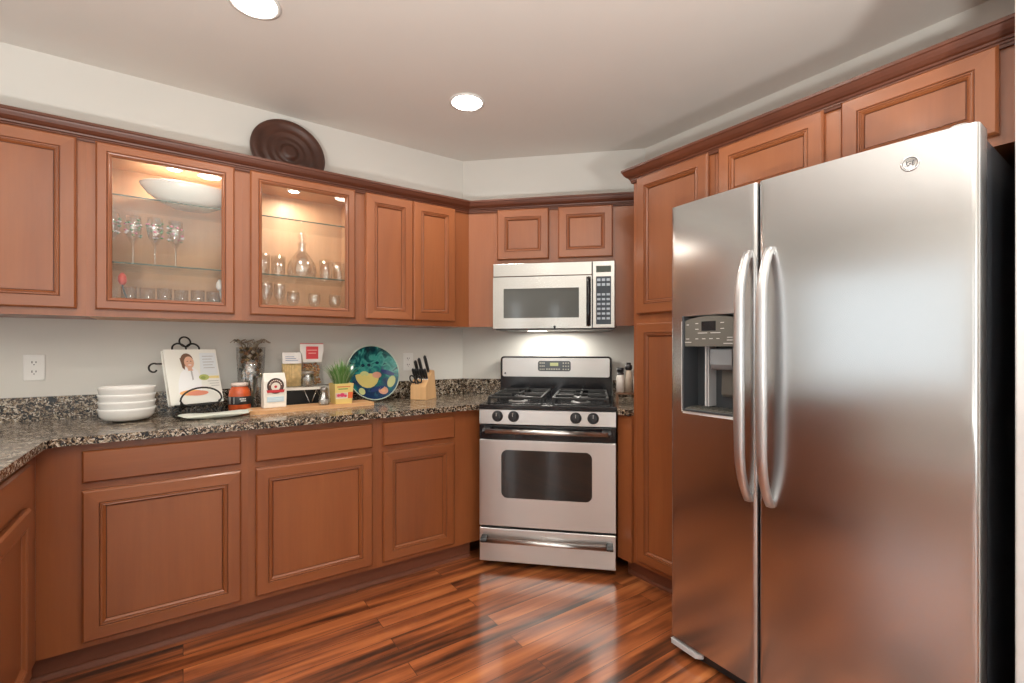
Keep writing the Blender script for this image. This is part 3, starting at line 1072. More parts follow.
# ---------------------------------------------------------------- microwave
loc, a = on_run('B', .3040, 1.347)
mw = thing('microwave', 'stainless steel over-the-range microwave under the small doors', 'microwave', loc, a)
MD = -.3885
mMS = steel('microwave_steel', (.47, .465, .445), .22, .7)
M().box(.002, RW - .002, -.360, -.004, .006, .419).build('body', mBLKP, mw, bevel=.003)
M().box(.004, RW - .128 - .010, MD, -.3595, .3345, .4155).build('vent_strip', mMS, mw, bevel=.003, uv='zx')
m = M()
x0, x1, z0, z1 = .004, .6165, .010, .331
wx0, wx1, wz0, wz1 = .072, .540, .075, .258
for bx in ((x0, wx0, z0, z1), (wx1, x1, z0, z1), (wx0, wx1, z0, wz0), (wx0, wx1, wz1, z1)):
    m.box(bx[0], bx[1], MD, -.3595, bx[2], bx[3])
md = m.build('door', mMS, mw, uv='zx')
M().box(wx0 - .002, wx1 + .002, MD + .006, -.3595, wz0 - .002, wz1 + .002).build('window', plain('grey_mesh_glass', (.085, .09, .085), .08, 0, .6), md)
m = M()
m.tube([(.598, MD - .002, .028), (.598, MD - .022, .045), (.598, MD - .030, .10), (.598, MD - .032, .17), (.598, MD - .030, .24), (.598, MD - .022, .298), (.598, MD - .002, .315)], [.011, .012, .012, .012, .012, .012, .011], 12)
m.box(.584, .612, MD - .003, MD + .002, .022, .322)
m.build('handle', mBLK, md)
cp = M().box(.6215, RW - .003, MD, -.3595, .010, .4155).build('control_panel', mMS, mw, bevel=.003, uv='zx')
kx0, kx1 = .643, .732
m = M().box(kx0, kx1, MD - .0012, MD + .002, .347, .386)
m.build('display', plain('green_tinted_display', (.03, .045, .03), .12), cp)
m = M().box(kx0, kx1, MD - .0012, MD + .002, .032, .322)
kp = m.build('keypad', plain('blue_black_keypad', (.045, .06, .08), .12, 0, .6), cp)
m = M()
for r_ in range(9):
    for c_ in range(3):
        z = .300 - r_ * .029
        if r_ == 2:
            continue
        x = kx0 + .006 + c_ * .028
        m.box(x, x + .020, MD - .0019, MD - .0011, z - .007, z + (.009 if r_ < 2 else .006))
m.build('key_marks', plain('pale_blue_print', (.42, .50, .58), .4), kp)
m = M(); m.xf = Matrix.Translation((.392, MD - .0005, .030 - .012)) @ Matrix.Rotation(R(90), 4, 'X')
m.lathe([(0, 0), (.008, 0), (.008, .001), (0, .001)], 20)
m.build('emblem', mDGREY, md)
m = M(); m.box(.02, RW - .02, -.37, -.05, 0, .0055)
bt = m.build('underside', mGREYP, mw)
M().box(.20, .32, -.22, -.14, -.002, -.0002).build('cooktop_lamp', emitter('cooktop_lamp_lens', (1, .93, .8), 6), mw)
area('lamp', (.36, -.16, -.006), (0, 0, 0), .30, .09, 3.2, (1, .95, .86), mw)


# ---------------------------------------------------------------- small things: helpers
CZ = .9097


def lathe_thing(name, label, cat, loc, prof, material, n=32, group=None, bevel=0):
    o = M().lathe(prof, n).build(name, material, loc=loc)
    return tag(o, label, cat, group)


# outlets
def outlet(x, z, label):
    t = thing('wall_outlet', label, 'outlet', (x, YA, z), 0, 'wall outlets')
    M().box(-.036, .036, -.006, -.0005, -.058, .058).build('cover_plate', mPLAS, t, bevel=.003)
    for s in (1, -1):
        m = M().prism(rrect(-.016, .016, s * .021 - .014, s * .021 + .014, .010), -.0085, -.005, axis='y')
        f_ = m.build('socket', mPLAS, t)
        m = M(); m.box(-.008, -.005, -.0092, -.0084, s * .021 - .002, s * .021 + .008); m.box(.005, .008, -.0092, -.0084, s * .021 - .001, s * .021 + .007)
        m.box(-.002, .002, -.0092, -.0084, s * .021 - .010, s * .021 - .006)
        m.build('slot', mBLKP, f_)
    return t


outlet(-.551, 1.148, 'white double wall outlet above the backsplash at the far left')
outlet(1.235, 1.142, 'white wall outlet partly hidden behind the knife handles')

# carved disc on top of the cabinets, leaning on the wall
mDISC = wood('dark_carved_wood', (.040, .015, .010), (.095, .036, .022), 'x', rough=.45, coat=0)
prof = [(0, .030), (.020, .034), (.034, .032), (.040, .022), (.050, .012), (.058, .010), (.066, .015), (.076, .016), (.084, .011), (.096, .013), (.108, .022), (.118, .022), (.126, .015),
        (.142, .019), (.152, .029), (.163, .034), (.174, .034), (.183, .028), (.187, .018), (.187, .006), (.183, 0), (0, 0)]
o = M().lathe(prof, 64).build('carved_wood_disc', mDISC, loc=(.487, YA - .088, UZ1 + .1965), rot=(R(78), 0, R(4)))
o.scale = (1.045, 1.045, 1.0)
tag(o, 'round dark carved wooden disc leaning on the wall above the glass cabinets', 'wall decor')

# stacked bowls
bp_ = [(0, .006), (.030, .004), (.036, 0), (.040, 0), (.060, .005), (.084, .012), (.097, .028), (.101, .050), (.104, .059), (.1025, .0605), (.098, .054), (.092, .032), (.078, .019), (.044, .012), (0, .011)]
blab = ['white ceramic bowl at the bottom of the stack of four', 'white ceramic bowl second from the bottom of the stack',
        'white ceramic bowl second from the top of the stack', 'topmost white ceramic bowl of the stack left of the cookbook']
bowl0 = M().lathe(bp_, 48).build('bowl', mCER)
for k in range(4):
    o = bowl0 if k == 0 else bowl0.copy()
    if k: COL.objects.link(o)
    o.location = (-.205, 2.715, CZ + .0005 + k * .0315)
    tag(o, blab[k], 'bowl', 'stacked white bowls')

# cookbook on a wrought iron easel
YAW = R(24); LEAN = R(-17)
bl = Vector((-.046, 2.70, .967))
bk = thing('cookbook', 'open-faced white cookbook with a smiling person on its cover, on the iron easel', 'book', bl, rot=(LEAN, 0, YAW))
BW, BH, BT = .236, .274, .030
mPAPER = plain('white_paper', (.84, .82, .77), .6)
mCOV = plain('cream_cover', (.80, .81, .76), .3, noise=.03, nscale=6)
m = M(); m.box(.004, BW - .004, .003, BT - .003, .004, BH - .004)
m.build('pages', mPAPER, bk)
m = M(); m.box(0, BW, 0, .0028, 0, BH); m.box(0, BW, BT - .0028, BT, 0, BH); m.box(BW - .003, BW, .0028, BT - .0028, 0, BH)
cv = m.build('cover', mCOV, bk, bevel=.001)
m = M()


def flat(m, pts, mt, lay=0):
    y = -.0006 - .0003 * lay
    m.prism([(x * BW, z * BH) for x, z in pts], y, y + .0004, mt, axis='y')


def ell(cx_, cz_, rx, rz, n=22, a0=0, a1=2 * PI):
    return [(cx_ + rx * math.cos(a0 + (a1 - a0) * k / n), cz_ + rz * math.sin(a0 + (a1 - a0) * k / n)) for k in range(n)]


flat(m, [(.62, .52), (.97, .50), (.97, .93), (.66, .93)], 0, 0)                              # pale blue text panel
flat(m, [(.16, .18), (.19, .40), (.25, .56), (.36, .66), (.50, .66), (.58, .60), (.62, .40), (.60, .18)], 1, 1)   # white shirt
flat(m, ell(.40, .80, .118, .125), 2, 1)                                                     # dark hair
flat(m, [(.27, .84), (.30, .66), (.34, .62), (.36, .82)], 2, 2)                               # pony tail
flat(m, ell(.435, .755, .092, .112), 3, 3)                                                   # face
flat(m, [(.39, .66), (.47, .66), (.49, .60), (.40, .60)], 3, 3)                                # neck
flat(m, ell(.405, .775, .012, .008), 2, 4); flat(m, ell(.470, .775, .012, .008), 2, 4)
flat(m, ell(.442, .705, .032, .011), 1, 4)
flat(m, ell(.442, .700, .034, .009, 12, PI, 2 * PI), 4, 5)
flat(m, [(.44, .60), (.47, .60), (.48, .44), (.45, .42)], 5, 2)                                # grey tie edge
flat(m, ell(.40, .20, .22, .05), 6, 3); flat(m, ell(.52, .185, .20, .045), 4, 4)                # orange and pink food
flat(m, ell(.68, .47, .10, .055), 7, 3); flat(m, ell(.66, .46, .05, .03), 8, 4)                 # green leaves
flat(m, [(.78, .45), (.98, .44), (.98, .49), (.78, .49)], 9, 1)
for k in range(5):
    z = .86 - k * .055
    flat(m, [(.70, z), (.70 + .22 - .03 * (k % 2), z), (.70 + .22 - .03 * (k % 2), z + .012), (.70, z + .012)], 5, 1)
for k in range(3):
    z = .39 - k * .045
    flat(m, [(.74 + .03 * k, z), (.96, z), (.96, z + .010), (.74 + .03 * k, z + .010)], 5, 1)
cols = [(.70, .76, .80), (.83, .85, .87), (.16, .085, .05), (.72, .42, .30), (.78, .30, .20), (.45, .45, .45), (.85, .45, .16), (.45, .52, .16), (.28, .36, .10), (.86, .72, .32)]
m.build('cover_picture', [plain('cover_ink', c, .35) for c in cols], cv)

es = thing('book_easel', 'black wrought iron scrolled easel behind and under the cookbook', 'book stand', (bl.x, bl.y, CZ), YAW)


def lean(x, z, y=0):
    """point of the leaning plane in easel coordinates"""
    c, s = math.cos(-LEAN), math.sin(-LEAN)
    return (x, (BT + y) * 1 * c + z * s, (z) * c - (BT + y) * s + (bl.z - CZ))


def spiral(cx_, cz_, r0, r1, a0, a1, n=22):
    return [(cx_ + (r0 + (r1 - r0) * k / n) * math.cos(a0 + (a1 - a0) * k / n), cz_ + (r0 + (r1 - r0) * k / n) * math.sin(a0 + (a1 - a0) * k / n)) for k in range(n + 1)]


m = M(); ir = .0042; q_ = .010
tw = lambda pts: [lean(x, z, q_) for x, z in pts]
# back frame with scrolls above the book and a curl at each side
m.tube(tw(ell(.118, .326, .025, .025)), ir, 8, closed=True)
m.tube(tw(spiral(.080, .284, .038, .016, R(30), R(240))), ir, 8)
m.tube(tw(spiral(.156, .284, .038, .016, R(150), R(-60))), ir, 8)
m.tube(tw([(.118, .298), (.118, .15), (.118, .0)]), ir, 8)
m.tube(tw([(.066, .275), (.06, .15), (.075, .0)]), ir, 8)
m.tube(tw([(.170, .275), (.176, .15), (.161, .0)]), ir, 8)
m.tube(tw([(.06, .20), (.02, .215), (-.02, .215)] + spiral(-.030, .190, .028, .010, R(75), R(330))), ir, 8)
m.tube(tw([(.176, .20), (.21, .212), (.228, .210)] + spiral(.236, .194, .018, .007, R(105), R(-150))), ir, 8)
m.build('back_frame', mIRON, es)
m = M()
fz = bl.z - CZ
# ledge, front loop and scrolled feet
m.tube([(.03, .035, fz - .006), (.03, -.02, fz - .006), (.03, -.030, fz + .012)], ir, 8)
m.tube([(.20, .035, fz - .006), (.20, -.02, fz - .006), (.20, -.030, fz + .012)], ir, 8)
m.tube([(.02, .012, fz - .006), (.21, .012, fz - .006)], ir, 8)
loop = [(.118 + .092 * math.cos(a_ * PI / 14), -.030 + .0, fz + .020 + .058 * math.sin(a_ * PI / 14)) for a_ in range(15)]
loop += [(.026 + .012, -.030, fz + .002), (.06, -.030, fz - .004), (.118, -.030, fz - .006), (.176, -.030, fz - .004), (.198, -.030, fz + .002)]
m.tube(loop, ir, 8, closed=True)
m.build('front_loop', mIRON, es)
m = M()
m = M()
for x, sg in ((.045, -1), (.175, .35)):
    m = M()
    sp = spiral(0, .022, .0175, .008, R(-90), R(200), 16)
    m.tube([(x, .05, fz - .004), (x, .01, fz - .02), (x + sg * .02, -.03, .012), (x + sg * .03, -.05, .0046)] + [(x + sg * (.045 + px_), -.06, pz_) for px_, pz_ in sp], ir, 8)
    m.build('foot', mIRON, es)
m = M()
m.tube([(.118, .04 + .03, .045), (.118, .13, .03), (.118, .19, .0046)], ir, 8)
m.tube([lean(.118, .09, q_), (.118, .13, .06), (.118, .19, .0046)], ir, 8)
m.build('rear_strut', mIRON, es)

# pale leaf-shaped dish in front of the easel
m = M()
N_ = 40
for lay, (sc, z) in enumerate(((.55, 0), (1.0, .012))):
    pass


def leaf(sc, z):
    p = []
    for k in range(N_):
        a_ = 2 * PI * k / N_
        r_ = 1 + .05 * math.sin(5 * a_) + .03 * math.sin(9 * a_ + 1)
        x = .140 * math.cos(a_) * r_ * sc; y = .074 * math.sin(a_) * r_ * sc
        if abs(a_ if a_ < PI else a_ - 2 * PI) < .55:
            x *= 1.10
        p.append((x, y, z + .004 * math.sin(3 * a_) * (sc > .9)))
    return p


rings = [leaf(.5, .0), leaf(.78, .004), leaf(1.0, .016), leaf(.985, .0185), leaf(.76, .0075), leaf(.5, .0045)]
vs = [p for r_ in rings for p in r_]
fs = []
for i in range(len(rings) - 1):
    for k in range(N_):
        k2 = (k + 1) % N_
        fs.append((i * N_ + k, i * N_ + k2, (i + 1) * N_ + k2, (i + 1) * N_ + k))
fs.append(tuple(range(N_))[::-1]); fs.append(tuple((len(rings) - 1) * N_ + k for k in range(N_)))
m.add(vs, fs, 0, True)
o = m.build('leaf_dish', plain('pale_celadon_glaze', (.76, .80, .72), .22, noise=.06, nscale=20), loc=(.125, 2.615, CZ), rot=(0, 0, R(6)))
tag(o, 'pale celadon leaf-shaped dish lying in front of the cookbook easel', 'dish')

# red sauce jar
t = thing('sauce_jar', 'jar of orange-red sauce with a black label and pale lid', 'jar', (.238, 2.775, CZ))
mRED = plain('tomato_sauce', (.50, .088, .024), .15, noise=.25, nscale=30)
m = M(); m.lathe([(0, 0), (.047, .0), (.051, .005), (.051, .086), (.047, .108), (.036, .128), (.033, .134), (0, .134)], 32)
m.build('jar_of_sauce', mRED, t)
m = M(); m.lathe([(.0515, .040), (.0522, .041), (.0522, .080), (.0515, .081)], 32)
lb = m.build('label', mBLKP, t)
m = M()
for z, a0, a1 in ((.066, -95, -62), (.056, -90, -62)):
    for k in range(4):
        q0, q1 = R(a0 + (a1 - a0) * k / 4), R(a0 + (a1 - a0) * (k + .75) / 4)
        r_ = .0527
        m.add([(r_ * math.cos(q0), r_ * math.sin(q0), z), (r_ * math.cos(q1), r_ * math.sin(q1), z), (r_ * math.cos(q1), r_ * math.sin(q1), z + .006), (r_ * math.cos(q0), r_ * math.sin(q0), z + .006)], [(0, 1, 2, 3)])
q0, q1 = R(-150), R(-122)
m.add([(.0527 * math.cos(q0), .0527 * math.sin(q0), .044), (.0527 * math.cos(q1), .0527 * math.sin(q1), .044), (.0527 * math.cos(q1), .0527 * math.sin(q1), .078), (.0527 * math.cos(q0), .0527 * math.sin(q0), .078)], [(0, 1, 2, 3)])
m.build('label_print', mPRINT, lb, recalc=False)
m = M(); m.lathe([(.036, .131), (.039, .132), (.039, .147), (.036, .149), (0, .149)], 32)
m.build('lid', plain('pale_pink_lid', (.72, .60, .54), .4), t)

# tall vase with dried flowers
vx, vy = .300, 2.885
t = thing('glass_vase', 'tall clear glass vase standing behind the sauce jar', 'vase', (vx, vy, CZ))
m = M(); m.lathe([(0, .004), (.052, .0), (.058, .004), (.063, .15), (.070, .33), (.0685, .33), (.0605, .15), (.054, .012), (0, .010)], 36)
m.build('vessel', mWARE, t)
t = thing('dried_bouquet', 'bundle of dried flowers and twigs standing in the tall clear vase', 'dried flowers', (vx, vy, CZ + .012))
mSTEM = plain('grey_green_stems', (.20, .23, .18), .7, noise=.3, nscale=40)
m = M()
rnd = random.Random(3)
for k in range(9):
    a_ = k * 2 * PI / 9
    m.tube([(.012 * math.cos(a_ + 1), .012 * math.sin(a_ + 1), .004), (.016 * math.cos(a_), .016 * math.sin(a_), .09), (.034 * math.cos(a_), .034 * math.sin(a_), .19)], .004, 6)
m.build('stems', mSTEM, t)
m = M()
for k in range(170):
    a_ = rnd.uniform(0, 2 * PI); r_ = rnd.uniform(.012, .052); z = rnd.uniform(.150, .318)
    s = rnd.uniform(.007, .012)
    if r_ > .048 and z < .2: r_ = .04
    m.lathe([(0, -s), (s * .8, -s * .5), (s, 0), (s * .7, s * .6), (0, s)], 7, (r_ * math.cos(a_), r_ * math.sin(a_), z), mat=rnd.choice([0, 0, 1, 2, 3, 4]))
m.build('seed_heads', [plain('dried_ink', c, .7) for c in ((.030, .045, .030), (.42, .30, .14), (.68, .64, .55), (.10, .13, .14), (.38, .20, .10))], t)
m = M()
for k in range(22):
    a_ = rnd.uniform(0, 2 * PI); r_ = rnd.uniform(.02, .05)
    e = rnd.uniform(.4, 1.0)
    m.tube([(r_ * .7 * math.cos(a_), r_ * .7 * math.sin(a_), .29), (r_ * math.cos(a_), r_ * math.sin(a_), .33), ((r_ + .045 * e) * math.cos(a_ + .4), (r_ + .025 * e) * math.sin(a_ + .4), .345 + .018 * e), ((r_ + .06 * e) * math.cos(a_ + .9), (r_ + .03 * e) * math.sin(a_ + .9), .342)], .0022, 5)
m.build('twigs', plain('dry_twigs', (.30, .25, .19), .8), t)

# white paper packet with a round emblem
t = thing('flour_packet', 'white paper packet with a dark round emblem, beside the sauce jar', 'packet', (.385, 2.70, CZ + .0195), R(8))
mPK = plain('white_packet_paper', (.82, .80, .74), .45, noise=.03, nscale=30)
pw, ph, pd = .108, .178, .055
m = M()
prof = [(1, 0), (1.0, .15), (1.02, .4), (1.0, .75), (.97, .9), (.96, 1.0)]
N2 = 5
secs = []
for s, zz_ in prof:
    d_ = pd * (1 if zz_ < .7 else max(.12, 1 - (zz_ - .7) / .3 * .9))
    w_ = pw * s
    secs.append([(-w_ / 2, -d_ / 2, zz_ * ph), (0, -d_ / 2 * 1.05, zz_ * ph), (w_ / 2, -d_ / 2, zz_ * ph), (w_ / 2, d_ / 2, zz_ * ph), (0, d_ / 2 * 1.05, zz_ * ph), (-w_ / 2, d_ / 2, zz_ * ph)])
vs = [p for s in secs for p in s]; fs = []
for i in range(len(secs) - 1):
    for k in range(6):
        fs.append((i * 6 + k, i * 6 + (k + 1) % 6, (i + 1) * 6 + (k + 1) % 6, (i + 1) * 6 + k))
fs += [(5, 4, 3, 2, 1, 0), tuple((len(secs) - 1) * 6 + k for k in range(6))]
m.add(vs, fs)
bag = m.build('bag', mPK, t, bevel=.003)
m = M(); yy = -pd / 2 * 1.05 - .002
m.prism(ell(0, .112, .040, .040, 30), yy, yy + .004, 0, axis='y')
m.prism(ell(0, .112, .034, .034, 30), yy - .0004, yy, 1, axis='y')
for k in range(9):
    a_ = R(15 + k * 18.7)
    m.prism(ell(.0285 * math.cos(a_), .112 + .0285 * math.sin(a_), .0032, .0032, 6), yy - .0008, yy - .0004, 2, axis='y')
m.prism(ell(0, .108, .022, .022, 24), yy - .0008, yy - .0004, 2, axis='y')
m.prism(ell(0, .108, .007, .007, 12), yy - .0012, yy - .0008, 3, axis='y')
m.prism([(-.040, .078), (.040, .078), (.043, .092), (-.043, .092)], yy - .0012, yy - .0004, 3, axis='y')
m.prism([(-.040, .030), (.040, .030), (.040, .056), (-.040, .056)], yy, yy + .004, 4, axis='y')
for k in range(2):
    m.prism([(-.03, .036 + k * .009), (.03, .036 + k * .009), (.03, .039 + k * .009), (-.03, .039 + k * .009)], yy - .0004, yy, 5, axis='y')
m.build('emblem', [plain('packet_ink', c, .4) for c in ((.03, .02, .018), (.12, .05, .04), (.80, .76, .68), (.55, .04, .05), (.50, .66, .76), (.62, .74, .80))], bag)

# cutting board
t = M().prism([(.0, 0), (.593, .0), (.600, .012), (.600, .153), (.593, .165), (.0, .165), (-.012, .155), (-.03, .13), (-.03, .04), (-.012, .012)], 0, .018).build('cutting_board', mBOARD, loc=(.300, 2.585, CZ), rot=(0, 0, R(5.5)), bevel=.005, seg=3)
tag(t, 'long light wooden cutting board lying along the counter edge', 'cutting board')
BZ = CZ + .0185

# shelf riser with wire legs, standing behind the board
t = thing('shelf_riser', 'small white counter shelf on black panels with wire zigzag legs', 'shelf', (.452, 2.795, CZ), R(2))
m = M(); m.prism([(0, .0), (.06, -.012), (.12, -.018), (.18, -.012), (.238, .0), (.238, .105), (0, .105)], .094, .108)
m.build('shelf_top', plain('white_shelf', (.78, .76, .70), .4), t, bevel=.003)
mSSIDE = plain('white_shelf_side', (.74, .71, .64), .4)
M().box(0, .007, 0, .105, 0, .094).build('side_panel', mSSIDE, t)
M().box(.231, .238, 0, .105, 0, .094).build('side_panel', mSSIDE, t)
m = M(); m.box(.007, .231, .09, .10, 0, .0935)
m.build('back_panel', mBLKP, t)
m = M()
m.tube([(.10, .004, .092), (.135, .004, .004), (.165, .004, .092), (.20, .004, .004)], .0018, 6)
m.tube([(.135, .004, .004), (.165, .004, .092)], .0018, 6)
m.build('wire_leg', mCHROME, t)
RZ = CZ + .1085

# pasta packet
t = thing('pasta_packet', 'clear packet of long pasta standing on the counter shelf', 'pasta', (.497, 2.855, RZ), R(2))
m = M(); rnd = random.Random(5)
for i in range(15):
    for j in range(4):
        x = -.045 + i * .0064; y = -.012 + j * .008
        m.tube([(x, y, .003), (x + rnd.uniform(-.001, .001), y, .128 + rnd.uniform(-.004, .006))], .0031, 6)
m.build('pasta', plain('dry_pasta', (.80, .58, .27), .5, noise=.15, nscale=60), t)
m = M(); m.prism([(-.050, -.020), (.050, -.020), (.050, .020), (-.050, .020)], 0, .135)
m.build('wrapper', mGLASS, t)
m = M(); m.prism([(-.021, .131), (.021, .131), (.006, .192), (-.006, .192)], -.050, .047, axis='x')
hd_ = m.build('header_card', plain('white_card', (.80, .79, .77), .4), t)
m = M()
for k in range(3):
    m.box(-.035, .03 - .01 * k, -.0185 + k * .003, -.0165 + k * .003, .147 + k * .010, .150 + k * .010)
m.build('printed_lines', plain('blue_ink', (.25, .30, .50), .5), hd_)

# clamp-lid jar with grains, bag of snack mix, red label packet on top
t = thing('storage_jar', 'short glass jar of grey grains at the front of the counter shelf', 'jar', (.575, 2.818, RZ))
m = M(); m.lathe([(0, .004), (.028, 0), (.032, .004), (.032, .058), (.028, .066), (.028, .072), (.026, .072), (.026, .066), (.030, .057), (.030, .008), (0, .008)], 28)
m.build('vessel', mWARE, t)
m = M(); m.lathe([(0, .009), (.0295, .009), (.0295, .050), (0, .052)], 24)
m.build('grains', plain('grey_grains', (.33, .30, .25), .8, noise=.4, nscale=160), t)
m = M(); m.lathe([(.029, .072), (.031, .073), (.031, .084), (.028, .087), (0, .087)], 28)
m.build('lid', plain('dull_jar_lid', (.36, .33, .29), .4, .5), t)
t = thing('snack_bag', 'clear bag of brown snacks with a white and red header card, behind the small jar', 'bag', (.602, 2.872, RZ), R(4))
m = M(); rnd = random.Random(11)
for k in range(190):
    z = rnd.uniform(.008, .128)
    w_ = .052 * (1 - .18 * (z / .12))
    m.lathe([(0, -.006), (.006, -.003), (.0065, .002), (0, .006)], 6, (rnd.uniform(-w_, w_), rnd.uniform(-.014, .014), z), mat=rnd.choice([0, 0, 1, 2, 3]))
m.build('snacks', [plain('snack_colour', c, .7) for c in ((.52, .27, .12), (.66, .44, .24), (.40, .18, .09), (.42, .38, .18))], t)
m = M(); m.prism([(-.062, 0), (.062, 0), (.060, .075), (.052, .128), (.050, .150), (-.050, .150), (-.052, .128), (-.060, .075)], -.024, .024, axis='y')
m.build('wrapper', mGLASS, t, bevel=.006)
m = M(); m.prism([(-.050, .136), (.050, .136), (.056, .176), (.062, .200), (.060, .243), (-.066, .245), (-.066, .200), (-.054, .176)], -.027, -.0245, axis='y')
bg_ = m.build('header_card', plain('white_foil', (.80, .78, .76), .3), t, bevel=.001)
m = M(); m.box(-.034, .032, -.0282, -.0268, .155, .226, 0); m.box(-.028, .026, -.0288, -.0281, .203, .207, 1); m.box(-.022, .020, -.0288, -.0281, .186, .190, 1)
m.box(-.066, .060, -.0275, -.0265, .2395, .2435, 0)
m.build('red_label', [plain('red_ink', (.66, .06, .07), .4), plain('pink_print', (.85, .45, .42), .4)], bg_)

# shaker
t = thing('salt_shaker', 'small glass shaker with a dark metal lid on the cutting board', 'shaker', (.625, 2.665, BZ))
m = M(); m.lathe([(0, .003), (.026, 0), (.029, .003), (.029, .030), (.018, .066), (.017, .074), (.015, .074), (.016, .066), (.026, .030), (.026, .006), (0, .006)], 8, smooth=False)
m.build('vessel', mWARE, t)
m = M(); m.lathe([(0, .007), (.025, .007), (.025, .028), (0, .029)], 8); m.build('salt', plain('salt_grains', (.75, .74, .70), .8), t)
m = M(); m.lathe([(.017, .073), (.0185, .074), (.0185, .090), (.014, .097), (0, .098)], 24)
m.build('lid', plain('dull_metal_lid', (.30, .29, .27), .35, .8), t)

# potted herb
t = thing('potted_herb', 'green herb growing in a square yellow and red printed pot', 'potted plant', (.722, 2.690, BZ), R(4))
m = M(); w0, w1, hp = .044, .052, .112
m.add([(-w0, -w0, 0), (w0, -w0, 0), (w0, w0, 0), (-w0, w0, 0), (-w1, -w1, hp), (w1, -w1, hp), (w1, w1, hp), (-w1, w1, hp), (-w1 + .004, -w1 + .004, hp), (w1 - .004, -w1 + .004, hp), (w1 - .004, w1 - .004, hp), (-w1 + .004, w1 - .004, hp),
       (-w0, -w0, hp - .02), (w0, -w0, hp - .02), (w0, w0, hp - .02), (-w0, w0, hp - .02)],
      [(3, 2, 1, 0), (0, 1, 5, 4), (1, 2, 6, 5), (2, 3, 7, 6), (3, 0, 4, 7), (4, 5, 9, 8), (5, 6, 10, 9), (6, 7, 11, 10), (7, 4, 8, 11), (8, 9, 13, 12), (9, 10, 14, 13), (10, 11, 15, 14), (11, 8, 12, 15), (12, 13, 14, 15)])
pot = m.build('pot', plain('yellow_pot', (.80, .62, .22), .4), t, bevel=.002)
m = M()


def pf_(x, z, out=.0006):
    return (x * (w0 + (w1 - w0) * z / hp) / w1, -(w0 + (w1 - w0) * z / hp) - out, z)


def panel(x0, x1, z0, z1, mt, out=.0006):
    m.add([pf_(x0, z0, out), pf_(x1, z0, out), pf_(x1, z1, out), pf_(x0, z1, out)], [(0, 1, 2, 3)], mt)


panel(-.050, .050, .030, .062, 0); panel(-.052, .015, .036, .060, 1, .001); panel(.022, .052, .030, .064, 2, .001)
for (x, z, r_) in ((-.034, .048, .010), (-.012, .050, .014), (.008, .044, .009)):
    m.add([pf_(x + r_ * math.cos(k * PI / 6), z + r_ * .8 * math.sin(k * PI / 6), .0014) for k in range(12)], [tuple(range(12))], 3)
panel(-.040, .034, .092, .098, 4); panel(-.034, .020, .080, .085, 5)
m.build('pot_print', [plain('pot_ink', c, .45) for c in ((.80, .74, .60), (.70, .50, .42), (.78, .16, .05), (.74, .06, .16), (.70, .22, .08), (.12, .32, .08))], pot, recalc=False)
m = M(); rnd = random.Random(21)
for k in range(420):
    a_ = rnd.uniform(0, 2 * PI); r0 = rnd.uniform(0, .036); lean_ = rnd.uniform(.05, .85)
    b_ = Vector((r0 * math.cos(a_), r0 * math.sin(a_), hp - .02))
    hgt = rnd.uniform(.05, .15) * (1.15 - lean_ * .4)
    tip = b_ + Vector((math.cos(a_) * lean_ * hgt, math.sin(a_) * lean_ * hgt, hgt))
    mid = (b_ + tip) / 2 + Vector((0, 0, .02))
    s = Vector((-math.sin(a_), math.cos(a_), 0)) * rnd.uniform(.0014, .0032)
    m.add([b_ - s * .4, b_ + s * .4, mid + s, mid - s, tip], [(0, 1, 2, 3), (3, 2, 4)], rnd.choice([0, 0, 1, 2]), True)
m.build('foliage', [plain('herb_leaf', c, .6) for c in ((.13, .30, .07), (.22, .42, .13), (.38, .52, .27))], t, recalc=False)

# painted plate on edge
pl_c = Vector((.957, 2.880, CZ + .168))
t = thing('painted_plate', 'large teal painted ceramic plate standing on edge against the backsplash', 'plate', pl_c, rot=(R(90 - 14), 0, R(7)))
mPLT, nt, b, N, L = mat('teal_painted_glaze')
tc = N.new('ShaderNodeTexCoord'); n1 = N.new('ShaderNodeTexNoise'); n1.inputs['Scale'].default_value = 14; n1.inputs['Detail'].default_value = 3; n1.inputs['Distortion'].default_value = 1.2
L.new(tc.outputs['Object'], n1.inputs['Vector'])
sx_ = N.new('ShaderNodeSeparateXYZ'); L.new(tc.outputs['Object'], sx_.inputs[0])
ma = N.new('ShaderNodeMath'); ma.operation = 'MULTIPLY_ADD'; ma.inputs[1].default_value = 1.9; L.new(sx_.outputs['Y'], ma.inputs[0])
mb = N.new('ShaderNodeMath'); mb.operation = 'ADD'; mb.inputs[1].default_value = .0
L.new(n1.outputs['Fac'], ma.inputs[2]); L.new(ma.outputs[0], mb.inputs[0])
r = N.new('ShaderNodeValToRGB'); e = r.color_ramp.elements
e[0].position = .22; e[0].color = (.010, .035, .10, 1); e[1].position = .80; e[1].color = (.004, .035, .05, 1)
for p, c in ((.36, (.02, .09, .16)), (.46, (.012, .13, .15)), (.54, (.02, .24, .22)), (.62, (.06, .34, .30)), (.68, (.01, .12, .13))):
    k = e.new(p); k.color = (*c, 1)
L.new(mb.outputs[0], r.inputs['Fac']); L.new(r.outputs['Color'], b.inputs['Base Color'])
b.inputs['Roughness'].default_value = .10
PR = .172
m = M(); m.lathe([(0, .004), (.05, .0045), (.09, .008), (.13, .019), (PR - .006, .033), (PR, .036), (PR, .032), (.13, .013), (.09, .002), (.05, 0), (0, 0)], 64, mats=[0, 0, 0, 0, 1, 1, 1, 1, 1, 1])
pl = m.build('plate', [mPLT, plain('pale_rim', (.60, .72, .62), .2)], t)


